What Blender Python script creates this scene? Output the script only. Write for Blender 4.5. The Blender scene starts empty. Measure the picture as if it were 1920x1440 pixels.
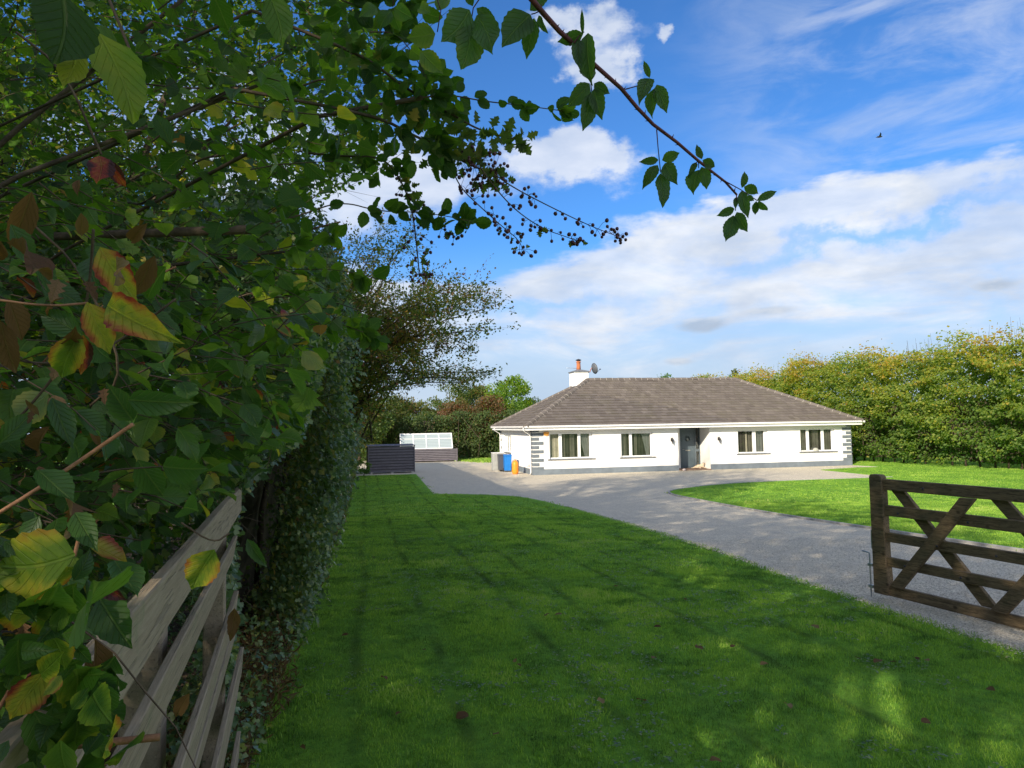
import bpy, bmesh, math, random
import numpy as np
from mathutils import Vector, Matrix

random.seed(7); RNG = np.random.default_rng(11)
SC = bpy.context.scene
COL = SC.collection
rad = math.radians

# ------------------------------------------------------------------ camera
FPX, PIT, ROL, CAMH = 1313.0, .0594, .0164, 2.634
F_ = np.array([0, math.cos(PIT), math.sin(PIT)])
U0 = np.array([0, -math.sin(PIT), math.cos(PIT)]); R0 = np.array([1., 0, 0])
R_ = R0*math.cos(ROL) - U0*math.sin(ROL)
U_ = R0*math.sin(ROL) + U0*math.cos(ROL)
CAM = np.array([0, 0, CAMH])
cd = bpy.data.cameras.new('camera'); co = bpy.data.objects.new('camera', cd); COL.objects.link(co)
cd.sensor_width = 36; cd.lens = FPX/1920*36; cd.clip_end = 2000; cd.clip_start = .05
m = Matrix.Identity(4)
for i in range(3):
    m[i][0] = R_[i]; m[i][1] = U_[i]; m[i][2] = -F_[i]; m[i][3] = CAM[i]
co.matrix_world = m
SC.camera = co

# ------------------------------------------------------------------ light
SUNH = np.array([-.52, -.854]); SUNEL = rad(25)
sl = bpy.data.lights.new('sun', 'SUN'); so = bpy.data.objects.new('sun', sl); COL.objects.link(so)
sl.energy = 5.0; sl.angle = rad(.53); sl.color = (1, .88, .70)
sd = Vector((SUNH[0]*math.cos(SUNEL), SUNH[1]*math.cos(SUNEL), math.sin(SUNEL))).normalized()
so.rotation_euler = sd.to_track_quat('Z', 'Y').to_euler()
so.location = (0, -10, 60)
SC.view_settings.view_transform = 'Standard'; SC.view_settings.look = 'None'
SC.view_settings.exposure = .58; SC.view_settings.gamma = 1; SC.view_settings.use_curve_mapping = False
SC.cycles.max_bounces = 7; SC.cycles.diffuse_bounces = 3; SC.cycles.glossy_bounces = 2
SC.cycles.transmission_bounces = 5; SC.cycles.transparent_max_bounces = 8
SC.cycles.caustics_reflective = False; SC.cycles.caustics_refractive = False

# ------------------------------------------------------------------ node helper
class NT:
    def __init__(s, nt): s.nt = nt; s.n = nt.nodes; s.l = nt.links
    def new(s, t, **k):
        o = s.n.new(t)
        for a, b in k.items(): setattr(o, a, b)
        return o
    def put(s, sock, v):
        if v is None: return
        if isinstance(v, bpy.types.NodeSocket): s.l.new(v, sock)
        elif isinstance(v, (tuple, list)):
            v = tuple(v)
            if sock.type == 'RGBA' and len(v) == 3: v = v + (1,)
            sock.default_value = v
        else: sock.default_value = v
    def math(s, op, a, b=None, c=None, clamp=False):
        o = s.new('ShaderNodeMath', operation=op, use_clamp=clamp)
        s.put(o.inputs[0], a); s.put(o.inputs[1], b)
        if c is not None: s.put(o.inputs[2], c)
        return o.outputs[0]
    def vmath(s, op, a, b=None):
        o = s.new('ShaderNodeVectorMath', operation=op)
        s.put(o.inputs[0], a); s.put(o.inputs[1], b)
        return o.outputs[0] if op not in ('LENGTH', 'DOT_PRODUCT') else o.outputs[1]
    def mix(s, f, a, b, mode='MIX'):
        o = s.new('ShaderNodeMix', data_type='RGBA', blend_type=mode)
        s.put(o.inputs[0], f); s.put(o.inputs[6], a); s.put(o.inputs[7], b)
        return o.outputs[2]
    def rng(s, v, a, b, c=0., d=1., smooth=True):
        o = s.new('ShaderNodeMapRange', interpolation_type='SMOOTHSTEP' if smooth else 'LINEAR')
        s.put(o.inputs[0], v); o.inputs[1].default_value = a; o.inputs[2].default_value = b
        o.inputs[3].default_value = c; o.inputs[4].default_value = d
        return o.outputs[0]
    def ramp(s, v, stops, interp='LINEAR'):
        o = s.new('ShaderNodeValToRGB'); e = o.color_ramp; e.interpolation = interp
        while len(e.elements) < len(stops): e.elements.new(.5)
        for k, (p, c) in enumerate(stops):
            e.elements[k].position = p; e.elements[k].color = tuple(c)+(1,) if len(c) == 3 else c
        s.put(o.inputs[0], v); return o.outputs[0]
    def noise(s, vec, scale, detail=4, rough=.5, dist=0., out=0):
        o = s.new('ShaderNodeTexNoise'); s.put(o.inputs['Vector'], vec)
        o.inputs['Scale'].default_value = scale; o.inputs['Detail'].default_value = detail
        o.inputs['Roughness'].default_value = rough; o.inputs['Distortion'].default_value = dist
        return o.outputs[out]
    def vor(s, vec, scale, feature='F1', out=0, rnd=1.):
        o = s.new('ShaderNodeTexVoronoi', feature=feature); s.put(o.inputs['Vector'], vec)
        o.inputs['Scale'].default_value = scale; o.inputs['Randomness'].default_value = rnd
        return o.outputs[out]
    def xyz(s, x, y, z=0.):
        o = s.new('ShaderNodeCombineXYZ'); s.put(o.inputs[0], x); s.put(o.inputs[1], y); s.put(o.inputs[2], z)
        return o.outputs[0]
    def sep(s, v):
        o = s.new('ShaderNodeSeparateXYZ'); s.put(o.inputs[0], v); return o.outputs
    def coord(s, k='Object'): return s.new('ShaderNodeTexCoord').outputs[k]
    def pos(s): return s.new('ShaderNodeNewGeometry').outputs['Position']
    def map(s, v, scale=(1, 1, 1), loc=(0, 0, 0), rot=(0, 0, 0)):
        o = s.new('ShaderNodeMapping'); s.put(o.inputs[0], v)
        o.inputs[1].default_value = loc; o.inputs[2].default_value = rot; o.inputs[3].default_value = scale
        return o.outputs[0]
    def bump(s, h, strength=.4, dist=.01):
        o = s.new('ShaderNodeBump'); s.put(o.inputs['Height'], h)
        o.inputs['Strength'].default_value = strength; o.inputs['Distance'].default_value = dist
        return o.outputs[0]
    def attr(s, name, typ='GEOMETRY', out='Fac'):
        o = s.new('ShaderNodeAttribute', attribute_name=name, attribute_type=typ); return o.outputs[out]

# ------------------------------------------------------------------ world: sky with clouds
w = bpy.data.worlds.new('World'); SC.world = w; w.use_nodes = True
T = NT(w.node_tree)
for n in list(T.n): T.n.remove(n)
sky = T.new('ShaderNodeTexSky', sky_type='NISHITA'); sky.sun_disc = False
sky.sun_elevation = SUNEL; sky.sun_rotation = math.atan2(SUNH[0], SUNH[1])
sky.air_density = 1.0; sky.dust_density = .3; sky.ozone_density = 2.5
dirv = T.coord('Generated')
dx, dy, dz = T.sep(dirv)
az = T.math('ARCTAN2', dx, dy); el = T.math('ARCSINE', dz)
_uv0 = T.xyz(az, el, 0.)
_w1 = T.noise(T.map(_uv0, (1, 1.4, 1), (2.1, 4.2, 0)), 9, 6, .6, out=1)
_wx, _wy, _wz = T.sep(_w1)
azw = T.math('ADD', az, T.math('MULTIPLY', T.math('SUBTRACT', _wx, .5), .22))
elw = T.math('ADD', el, T.math('MULTIPLY', T.math('SUBTRACT', _wy, .5), .13))
def gauss(ca, ce, sa, se, rot=0., wp=True):
    """a soft lobe in azimuth / elevation (radians)"""
    a = T.math('SUBTRACT', azw if wp else az, ca); e = T.math('SUBTRACT', elw if wp else el, ce)
    c, s = math.cos(rot), math.sin(rot)
    p = T.math('DIVIDE', T.math('ADD', T.math('MULTIPLY', a, c), T.math('MULTIPLY', e, s)), sa)
    q = T.math('DIVIDE', T.math('SUBTRACT', T.math('MULTIPLY', e, c), T.math('MULTIPLY', a, s)), se)
    r = T.math('ADD', T.math('MULTIPLY', p, p), T.math('MULTIPLY', q, q))
    return T.math('EXPONENT', T.math('MULTIPLY', r, -1.))
uv = T.xyz(az, el, 0.)
warp = T.noise(T.map(uv, (1, 1.6, 1), (3.1, 1.2, 0)), 5, 5, .6)
n1 = T.noise(T.map(uv, (1, 2.1, 1), (.6, .3, 0)), 4.5, 9, .56, .25)
n2 = T.noise(T.map(uv, (1, 3.2, 1), (5.2, 2.3, 0), (0, 0, .35)), 5.5, 8, .6, .6)
n3 = T.noise(T.map(uv, (1, 2.8, 1), (9.2, 7.3, 0)), 13, 6, .55)
# broad bank: its top edge climbs to the right; wobbled with noise
edge = T.math('ADD', .222, T.math('MULTIPLY', T.rng(az, -.1, .42, 0, 1), .092))
wob = T.math('MULTIPLY', T.math('SUBTRACT', n1, .5), .11)
hgt = T.math('SUBTRACT', T.math('ADD', edge, wob), el)
bank = T.rng(T.math('ADD', hgt, T.math('MULTIPLY', T.math('SUBTRACT', n3, .5), .05)), -.004, .020)
bank_low = T.rng(T.math('ADD', el, T.math('MULTIPLY', T.math('SUBTRACT', n2, .5), .30)), .07, .19)
bank_body = T.math('MULTIPLY', bank, T.math('ADD', .25, T.math('MULTIPLY', bank_low, .72)))
streak = T.rng(n2, .40, .66)
bank_a = T.math('MULTIPLY', bank_body, T.math('ADD', .86, T.math('MULTIPLY', streak, .2)), clamp=True)
# wispy veils on the right and high up
veil = T.math('MULTIPLY', T.rng(n2, .36, .72), T.rng(az, .18, .50, .0, .85))
veil = T.math('MULTIPLY', veil, T.rng(el, .2, .32))
# small puffs
lens = T.math('ADD', gauss(.50, .238, .20, .012, .08), T.math('MULTIPLY', gauss(.02, .165, .16, .012, -.03), .9))
bank_a = T.math('MULTIPLY', bank_a, T.math('SUBTRACT', 1., T.math('MULTIPLY', lens, .75), clamp=True))
puff = T.math('ADD', gauss(.125, .375, .075, .040, -.05), gauss(.085, .365, .05, .03))
puff = T.math('ADD', puff, gauss(.10, .545, .08, .028, -.15))
puff = T.math('ADD', puff, gauss(.13, .475, .05, .03))
puff = T.math('ADD', puff, T.math('MULTIPLY', gauss(.222, .52, .022, .018), .8))
puff = T.math('ADD', puff, T.math('MULTIPLY', gauss(-.12, .33, .10, .04), .55))
puff = T.math('ADD', puff, T.math('MULTIPLY', gauss(-.35, .36, .3, .12), .8))
puffn = T.math('ADD', puff, T.math('MULTIPLY', T.math('SUBTRACT', n1, .5), 1.7))
puff_a = T.math('MULTIPLY', T.rng(puffn, .34, .85), .80)
# unseen cloud cover outside the framed sector, added to lift ambient light
outer = T.math('MULTIPLY', T.rng(n1, .42, .58), T.rng(T.math('ABSOLUTE', az), .75, 1.1, 0, .95))
outer = T.math('MULTIPLY', outer, T.rng(el, 0, .15))
haze = T.rng(el, .03, .27, .97, 0.)
al = T.math('MAXIMUM', T.math('MAXIMUM', bank_a, puff_a), T.math('MAXIMUM', T.math('MULTIPLY', veil, .55), outer))
# grey small cumulus near the horizon
low = gauss(.27, .133, .045, .013, 0., False)
low = T.math('ADD', low, T.math('MULTIPLY', gauss(.36, .148, .05, .009, 0., False), .7))
low = T.math('ADD', low, T.math('MULTIPLY', gauss(.235, .085, .035, .008, 0., False), .7))
low = T.math('ADD', low, T.math('MULTIPLY', gauss(.52, .13, .05, .008, 0., False), .6))
low = T.math('ADD', low, T.math('MULTIPLY', gauss(.61, .155, .035, .010, 0., False), .8))
low = T.math('ADD', low, T.math('MULTIPLY', gauss(.1, .115, .06, .007, 0., False), .5))
low_a = T.rng(T.math('ADD', low, T.math('MULTIPLY', T.math('SUBTRACT', n3, .5), 1.3)), .34, .75, 0, .75)
sky_c = T.vmath('MULTIPLY', sky.outputs[0], (.045, .088, .136))
hz = T.mix(haze, sky_c, (.37, .475, .61))
shade = T.math('ADD', T.math('MULTIPLY', T.rng(n3, .3, .75), .45), T.math('MULTIPLY', T.rng(n1, .35, .65), .55))
ccol = T.mix(shade, (.43, .50, .62), (.71, .73, .765))
ccol = T.mix(T.rng(T.math('ABSOLUTE', az), .9, 1.5), ccol, (.84, .87, .92))  # out-of-view clouds made brighter to lift light on shaded ground
hc = T.mix(al, hz, ccol)
hc = T.mix(low_a, hc, T.mix(T.rng(n3, .4, .6), (.33, .39, .48), (.50, .54, .60)))
bg = T.new('ShaderNodeBackground'); T.put(bg.inputs[0], hc); bg.inputs[1].default_value = .90
wo = T.new('ShaderNodeOutputWorld'); T.l.new(bg.outputs[0], wo.inputs[0])

# ------------------------------------------------------------------ helpers
def ray(px, py): return F_ + R_*((px-960)/FPX) - U_*((py-720)/FPX)
def at(px, py, d): return CAM + ray(px, py)*d
def project(P):
    q = np.asarray(P) - CAM; wv = q@F_
    wv2 = np.where(wv > .02, wv, .02)
    return 960+FPX*(q@R_)/wv2, 720-FPX*(q@U_)/wv2, wv
def ground(y):
    t = np.clip((np.asarray(y, float)-1)/26, 0, 1)
    return .86*(1-t*t*(3-2*t))
def hedge_x(y):                     # line of the foot of the long left hedge
    return -1.42-.209*(np.asarray(y, float)-3.5)
def inpoly(x, y, poly):
    x = np.asarray(x, float); y = np.asarray(y, float); r = np.zeros(x.shape, bool)
    n = len(poly)
    for i in range(n):
        x1, y1 = poly[i]; x2, y2 = poly[(i+1) % n]
        if y1 == y2: continue
        c = (y1 > y) != (y2 > y)
        r ^= c & (x < (x2-x1)*(y-y1)/(y2-y1)+x1)
    return r
LAT = np.random.default_rng(3).random((32, 32, 32))
def vnoise(P, sc=1., off=0.):
    q = np.asarray(P, float)*sc+off; i = np.floor(q).astype(int); f = q-i; f = f*f*(3-2*f)
    r = 0
    for a in (0, 1):
        for b in (0, 1):
            for c in (0, 1):
                wgt = (f[:, 0] if a else 1-f[:, 0])*(f[:, 1] if b else 1-f[:, 1])*(f[:, 2] if c else 1-f[:, 2])
                r = r + wgt*LAT[(i[:, 0]+a) % 32, (i[:, 1]+b) % 32, (i[:, 2]+c) % 32]
    return r
def fbm(P, sc=1., off=0.): return (vnoise(P, sc, off)*.55+vnoise(P, sc*2.1, off+7)*.3+vnoise(P, sc*4.3, off+3)*.15)

def tag(o, label=None, cat=None, group=None, kind=None):
    if label: o['label'] = label
    if cat: o['category'] = cat
    if group: o['group'] = group
    if kind: o['kind'] = kind
    return o
def empty(name, loc=(0, 0, 0), rz=0):
    o = bpy.data.objects.new(name, None); COL.objects.link(o); o.location = loc; o.rotation_euler = (0, 0, rz)
    o.empty_display_size = .1
    return o
def link(name, me, parent=None, loc=(0, 0, 0), color=0.):
    o = bpy.data.objects.new(name, me); COL.objects.link(o); o.location = loc; o.color = (color, 0, 0, 1)
    if parent: o.parent = parent
    return o
def copy_tree(o, parent=None):
    c = o.copy(); COL.objects.link(c); c.parent = parent
    for ch in o.children: copy_tree(ch, c)
    return c

class MB:
    """collects simple solids and links them as one mesh object"""
    def __init__(s): s.v = []; s.f = []; s.sm = []
    def add(s, vs, fs, smooth=False):
        b = len(s.v); s.v += [tuple(p) for p in vs]; s.f += [tuple(b+i for i in f) for f in fs]; s.sm += [smooth]*len(fs)
        return s
    def box(s, x0, x1, y0, y1, z0, z1):
        v = [(x, y, z) for z in (z0, z1) for y in (y0, y1) for x in (x0, x1)]
        return s.add(v, [(0, 2, 3, 1), (4, 5, 7, 6), (0, 1, 5, 4), (2, 6, 7, 3), (0, 4, 6, 2), (1, 3, 7, 5)])
    def obox(s, c, ax, ay, az):
        c, ax, ay, az = map(np.array, (c, ax, ay, az))
        v = [c+i*ax+j*ay+k*az for k in (-1, 1) for j in (-1, 1) for i in (-1, 1)]
        return s.add(v, [(0, 2, 3, 1), (4, 5, 7, 6), (0, 1, 5, 4), (2, 6, 7, 3), (0, 4, 6, 2), (1, 3, 7, 5)])
    def tube(s, pts, r, n=6, cap=True):
        pts = [np.array(p, float) for p in pts]; k = len(pts)
        if not hasattr(r, '__len__'): r = [r]*k
        rings = []; up = np.array([.31, .17, .93])
        for i, p in enumerate(pts):
            d = pts[min(i+1, k-1)]-pts[max(i-1, 0)]; d = d/(np.linalg.norm(d)+1e-9)
            a = np.cross(d, up); a /= np.linalg.norm(a)+1e-9; b = np.cross(d, a)
            rings.append([p+r[i]*(a*math.cos(t)+b*math.sin(t)) for t in [2*math.pi*j/n for j in range(n)]])
        v = [q for rg in rings for q in rg]; f = []
        for i in range(k-1):
            for j in range(n):
                f.append((i*n+j, i*n+(j+1) % n, (i+1)*n+(j+1) % n, (i+1)*n+j))
        if cap: f.append(tuple(range(n))[::-1]); f.append(tuple((k-1)*n+j for j in range(n)))
        return s.add(v, f, True)
    def lathe(s, c, prof, n=16, axis=2):
        v = []; f = []
        for (r, z) in prof:
            for j in range(n):
                t = 2*math.pi*j/n; p = [r*math.cos(t), r*math.sin(t), z]
                if axis == 1: p = [p[0], p[2], p[1]]
                if axis == 0: p = [p[2], p[0], p[1]]
                v.append(tuple(np.array(c)+np.array(p)))
        k = len(prof)
        for i in range(k-1):
            for j in range(n): f.append((i*n+j, i*n+(j+1) % n, (i+1)*n+(j+1) % n, (i+1)*n+j))
        f.append(tuple(range(n))[::-1]); f.append(tuple((k-1)*n+j for j in range(n)))
        return s.add(v, f, True)
    def prism(s, poly, a, b):
        """poly of 3-D points extruded by vector b-a offsets"""
        n = len(poly); a = np.array(a); b = np.array(b)
        v = [np.array(p)+a for p in poly]+[np.array(p)+b for p in poly]
        f = [tuple(range(n))[::-1], tuple(range(n, 2*n))]+[(i, (i+1) % n, n+(i+1) % n, n+i) for i in range(n)]
        return s.add(v, f)
    def build(s, name, mat, parent=None, bevel=0., loc=(0, 0, 0), color=0.):
        me = bpy.data.meshes.new(name); me.from_pydata([tuple(map(float, p)) for p in s.v], [], s.f)
        me.polygons.foreach_set('use_smooth', s.sm)
        if mat: me.materials.append(mat)
        bm = bmesh.new(); bm.from_mesh(me); bmesh.ops.recalc_face_normals(bm, faces=bm.faces)
        if bevel:
            bmesh.ops.bevel(bm, geom=[e for e in bm.edges if len(e.link_faces) == 2 and e.calc_face_angle(0) > .6],
                            offset=bevel, segments=1, affect='EDGES')
        bm.to_mesh(me); bm.free(); me.update()
        return link(name, me, parent, loc, color)

def mesh_np(name, V, Fc, mat, tint=None, uvw=None, smooth=False):
    """big mesh from arrays; Fc is (n,k) of equal sized faces"""
    me = bpy.data.meshes.new(name); nv = len(V); nf, k = Fc.shape
    me.vertices.add(nv); me.vertices.foreach_set('co', V.astype(np.float32).ravel())
    me.loops.add(nf*k); me.loops.foreach_set('vertex_index', Fc.astype(np.int32).ravel())
    me.polygons.add(nf); me.polygons.foreach_set('loop_start', np.arange(0, nf*k, k, dtype=np.int32))
    me.polygons.foreach_set('loop_total', np.full(nf, k, dtype=np.int32))
    if smooth: me.polygons.foreach_set('use_smooth', np.ones(nf, bool))
    if tint is not None:
        a = me.attributes.new('tint', 'FLOAT', 'POINT'); a.data.foreach_set('value', tint.astype(np.float32))
    if uvw is not None:
        a = me.attributes.new('luv', 'FLOAT_VECTOR', 'POINT'); a.data.foreach_set('vector', uvw.astype(np.float32).ravel())
    if mat: me.materials.append(mat)
    me.update(calc_edges=True); me.validate()
    return me

# ------------------------------------------------------------------ materials
def new_mat(name):
    mt = bpy.data.materials.new(name); mt.use_nodes = True
    t = NT(mt.node_tree)
    for n in list(t.n): t.n.remove(n)
    o = t.new('ShaderNodeOutputMaterial'); t.out = o
    return mt, t
def principled(t, col, rough=.8, spec=.3, normal=None, metallic=0., alpha=None):
    b = t.new('ShaderNodeBsdfPrincipled'); t.put(b.inputs['Base Color'], col); t.put(b.inputs['Roughness'], rough)
    b.inputs['Specular IOR Level'].default_value = spec; b.inputs['Metallic'].default_value = metallic
    if normal is not None: t.put(b.inputs['Normal'], normal)
    if alpha is not None: t.put(b.inputs['Alpha'], alpha)
    return b
def fin(mt, t, b): t.l.new(b.outputs[0], t.out.inputs['Surface']); return mt
def simple(name, col, rough=.7, spec=.3, var=.12, scale=6., bump=.15, metallic=0.):
    mt, t = new_mat(name); p = t.coord('Object')
    n = t.noise(p, scale, 6, .6)
    lo = tuple(c*(1-var) for c in col); hi = tuple(min(1, c*(1+var)) for c in col)
    c = t.mix(t.rng(n, .3, .7), lo, hi)
    b = principled(t, c, rough, spec, t.bump(t.noise(p, scale*9, 4), bump, .004), metallic)
    return fin(mt, t, b)

def leaf_mat(name, stops, trans=.35, rough=.45, spec=.35, back=.35, edge=None, vein=1.0, mottle=.0, gloss_back=False):
    """stops: colour ramp over the leaf's own tint (0 fresh .. 1 turned)"""
    mt, t = new_mat(name)
    tint = t.math('ADD', t.attr('tint'), t.sep(t.new('ShaderNodeObjectInfo').outputs['Color'])[0])
    luv = t.attr('luv', out='Vector'); u, v, _ = t.sep(luv)
    p = t.pos()
    n = t.noise(p, 38 if mottle else 22, 4, .6)
    tt = t.math('ADD', tint, t.math('MULTIPLY', t.math('SUBTRACT', n, .5), .22+mottle))
    if edge:
        au = t.math('ABSOLUTE', u)
        tt = t.math('ADD', tt, t.math('MULTIPLY', t.rng(t.math('ADD', au, t.math('MULTIPLY', n, .5)), .45, 1.1), edge))
    c = t.ramp(tt, stops)
    if mottle:
        sp_ = t.vor(t.vmath('ADD', p, t.noise(p, 60, 2, out=1)), 260); c = t.mix(t.rng(sp_, .12, .25, .7, 0), c, (.05, .02, .012))
    # veins: midrib and slanting side veins
    if vein:
        au = t.math('ABSOLUTE', u)
        side = t.math('ABSOLUTE', t.math('SUBTRACT', t.math('FRACT', t.math('MULTIPLY', t.math('SUBTRACT', v, t.math('MULTIPLY', au, .33)), 8.)), .5))
        sv = t.rng(side, .0, .13, 1, 0); mv = t.rng(au, .02, .07, 1, 0)
        vv = t.math('MAXIMUM', t.math('MULTIPLY', sv, .45), mv)
        c = t.mix(t.math('MULTIPLY', vv, .20*vein), c, t.mix(.5, c, (.30, .36, .12)))
        bn = t.bump(t.math('ADD', t.math('MULTIPLY', vv, -1.), t.math('MULTIPLY', n, .9)), .8, .0024)
    else: bn = None
    bf = t.new('ShaderNodeNewGeometry').outputs['Backfacing']
    cb = t.mix(t.math('MULTIPLY', bf, back), c, t.mix(.6, c, (.16, .20, .13)))
    b = principled(t, cb, rough, spec, bn)
    tr = t.new('ShaderNodeBsdfTranslucent')
    t.put(tr.inputs[0], t.mix(1., c, (2.6, 2.7, 1.0), 'MULTIPLY'))
    if bn is not None: t.put(tr.inputs[1], bn)
    mx = t.new('ShaderNodeMixShader'); mx.inputs[0].default_value = min(.6, trans*1.3)
    t.l.new(b.outputs[0], mx.inputs[1]); t.l.new(tr.outputs[0], mx.inputs[2])
    t.l.new(mx.outputs[0], t.out.inputs['Surface'])
    return mt

GREEN1, GREEN2, LIME, YEL, ORG, RED, BRN = (.017, .045, .010), (.036, .090, .012), (.10, .18, .018), (.30, .27, .03), (.33, .15, .03), (.25, .035, .025), (.12, .06, .03)
M = {}
M['hazel'] = leaf_mat('hazel_leaf', [(0, GREEN1), (.35, GREEN2), (.62, LIME), (.82, YEL), (1, (.25, .12, .03))], .42, .5, .3)
M['bramble'] = leaf_mat('bramble_leaf', [(0, (.026, .062, .020)), (.35, (.055, .125, .022)), (.55, (.12, .18, .025)), (.70, YEL), (.84, RED), (1, (.06, .012, .02))], .34, .42, .4, .55, edge=.10, vein=1.3)
M['autumn'] = leaf_mat('turning_leaf', [(0, (.03, .08, .015)), (.35, (.11, .17, .02)), (.55, YEL), (.72, ORG), (.85, RED), (1, (.05, .015, .02))], .34, .5, .3, .3, edge=.34, vein=1.3, mottle=.45)
M['haw_leaf'] = leaf_mat('hawthorn_leaf', [(0, (.038, .075, .020)), (.4, (.085, .13, .030)), (.65, (.20, .18, .05)), (.85, (.30, .16, .08)), (1, (.24, .09, .08))], .38, .5, .3, vein=.6)
M['ivy'] = leaf_mat('ivy_leaf', [(0, (.032, .070, .036)), (.5, (.07, .14, .058)), (.8, (.15, .21, .07)), (1, (.26, .27, .09))], .22, .30, .5, vein=.7)
M['beech'] = leaf_mat('beech_leaf', [(0, (.05, .12, .016)), (.35, (.14, .21, .022)), (.6, (.26, .28, .028)), (.8, (.42, .29, .035)), (1, (.30, .15, .05))], .38, .5, .25, vein=0)
M['far_green'] = leaf_mat('maple_leaf', [(0, (.05, .12, .014)), (.5, (.13, .23, .02)), (1, (.27, .30, .03))], .38, .55, .2, vein=0)
M['far_mixed'] = leaf_mat('hedgerow_leaf', [(0, (.03, .07, .014)), (.45, (.08, .12, .022)), (.75, (.18, .15, .035)), (1, (.17, .075, .04))], .35, .55, .2, vein=0)
M['far_red'] = leaf_mat('red_hedgerow_leaf', [(0, (.05, .07, .02)), (.4, (.13, .09, .035)), (.75, (.20, .075, .045)), (1, (.17, .05, .035))], .35, .55, .2, vein=0)
M['dead'] = leaf_mat('dead_leaf', [(0, (.075, .038, .02)), (.5, (.13, .07, .035)), (1, (.22, .15, .08))], .2, .75, .15, vein=.8)
M['bark'] = simple('bark', (.075, .058, .042), .9, .15, .45, 14, .8)
M['green_twig'] = simple('twig_bark', (.085, .062, .042), .8, .2, .35, 30, .4)
M['cane'] = simple('bramble_cane_skin', (.10, .024, .034), .55, .35, .35, 20, .3)
M['dry_cane'] = simple('dry_cane_skin', (.26, .13, .07), .7, .25, .35, 25, .4)
M['haw'] = simple('haw_skin', (.055, .010, .020), .35, .5, .3, 60, .1)
M['shadecore'] = simple('shade_core_brown', (.075, .066, .045), .95, .05, .5, 3, 1.)  # dark twig brown for hedge cores, puts the inner shade into colour

def wood(name, lo, hi, sc=(2, 40, 40), rough=.85, knots=True, moss=None, grain=.6):
    mt, t = new_mat(name); p = t.coord('Object')
    q = t.map(p, sc); wv = t.noise(q, 1.6, 8, .65, .8); fine = t.noise(t.map(p, tuple(s*3.5 for s in sc)), 2.2, 5, .7)
    f = t.math('ADD', t.math('MULTIPLY', wv, .6), t.math('MULTIPLY', fine, .4))
    c = t.mix(t.rng(f, .34, .66), lo, hi)
    if knots:
        k = t.vor(t.map(p, (sc[0]*1.4, sc[1]*.2, sc[2]*.2)), 1.1)
        c = t.mix(t.rng(k, .05, .16, .75, 0), c, tuple(x*.35 for x in lo))
    crack = t.rng(t.noise(t.map(p, (sc[0]*.8, sc[1]*1.6, sc[2]*1.6)), 1.7, 3, .5), .60, .66)
    c = t.mix(t.math('MULTIPLY', crack, .6), c, tuple(x*.3 for x in lo))
    if moss: c = t.mix(t.rng(t.noise(p, 5, 6, .7), .5, .75, 0, .8), c, moss)
    h = t.math('SUBTRACT', f, t.math('MULTIPLY', crack, .5))
    return fin(mt, t, principled(t, c, rough, .2, t.bump(h, grain, .006)))
M['grey_board'] = wood('weathered_board', (.17, .16, .15), (.38, .37, .35), (3, 34, 34), moss=(.20, .21, .13))
M['gate_wood'] = wood('gate_timber', (.075, .055, .033), (.22, .16, .092), (3.2, 30, 30), .7, moss=(.07, .065, .03))
M['dark_board'] = wood('charcoal_board', (.10, .09, .105), (.19, .175, .20), (2, 26, 26), .7, False)

mt, t = new_mat('white_render'); p = t.coord('Object')
n = t.noise(p, 1.1, 6, .6); nv = t.noise(t.map(p, (3, 3, .5)), 2., 5, .6)
c = t.mix(t.rng(n, .3, .75), (.80, .79, .76), (.86, .85, .83))
px_, py_, pz_ = t.sep(p)
c = t.mix(t.math('MULTIPLY', t.rng(nv, .52, .8), t.rng(pz_, .9, .25, 0, .35)), c, (.55, .56, .52))
M['white_wall'] = fin(mt, t, principled(t, c, .85, .2, t.bump(t.noise(p, 90, 4, .7), .35, .004)))
M['plinth'] = simple('plinth_paint', (.155, .185, .215), .75, .3, .12, 2.5, .3)
M['quoin'] = simple('quoin_paint', (.14, .165, .19), .75, .3, .10, 6, .3)
M['sill'] = simple('sill_stone', (.17, .18, .19), .8, .2, .12, 9, .2)
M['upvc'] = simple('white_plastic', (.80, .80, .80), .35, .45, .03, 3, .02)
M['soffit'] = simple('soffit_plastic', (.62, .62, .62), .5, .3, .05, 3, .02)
M['door'] = simple('door_paint', (.085, .115, .135), .45, .4, .06, 4, .05)
M['door_frame'] = simple('door_frame_paint', (.095, .12, .14), .5, .4, .06, 4, .05)
M['brass'] = simple('brushed_metal', (.45, .42, .36), .4, .5, .05, 20, .05, .6)
M['black_metal'] = simple('black_metal', (.03, .03, .035), .45, .4, .1, 10, .05)
M['galv'] = simple('galvanised_steel', (.42, .44, .46), .42, .5, .15, 40, .1, .7)
M['dish'] = simple('dish_paint', (.09, .10, .115), .5, .4, .08, 10, .05)
M['clay'] = simple('clay_pot', (.48, .17, .08), .8, .2, .2, 12, .2)
M['cement'] = simple('cement', (.34, .33, .31), .9, .1, .25, 8, .5)
M['ridge_cement'] = simple('ridge_mortar', (.36, .33, .29), .9, .1, .3, 14, .5)
M['lead'] = simple('lead_flashing', (.16, .17, .19), .6, .4, .2, 8, .2)
M['orange'] = simple('orange_paint', (.80, .26, .025), .45, .4, .1, 6, .05)
M['alarm'] = simple('alarm_box_plastic', (.75, .33, .05), .4, .4, .08, 8, .02)
M['bin_blue'] = simple('blue_bin_plastic', (.012, .17, .55), .45, .4, .1, 5, .05)
M['bin_dark'] = simple('dark_bin_plastic', (.075, .08, .095), .5, .35, .1, 5, .05)
M['grey_box'] = simple('grey_cabinet', (.34, .35, .34), .6, .35, .12, 5, .05)
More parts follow.
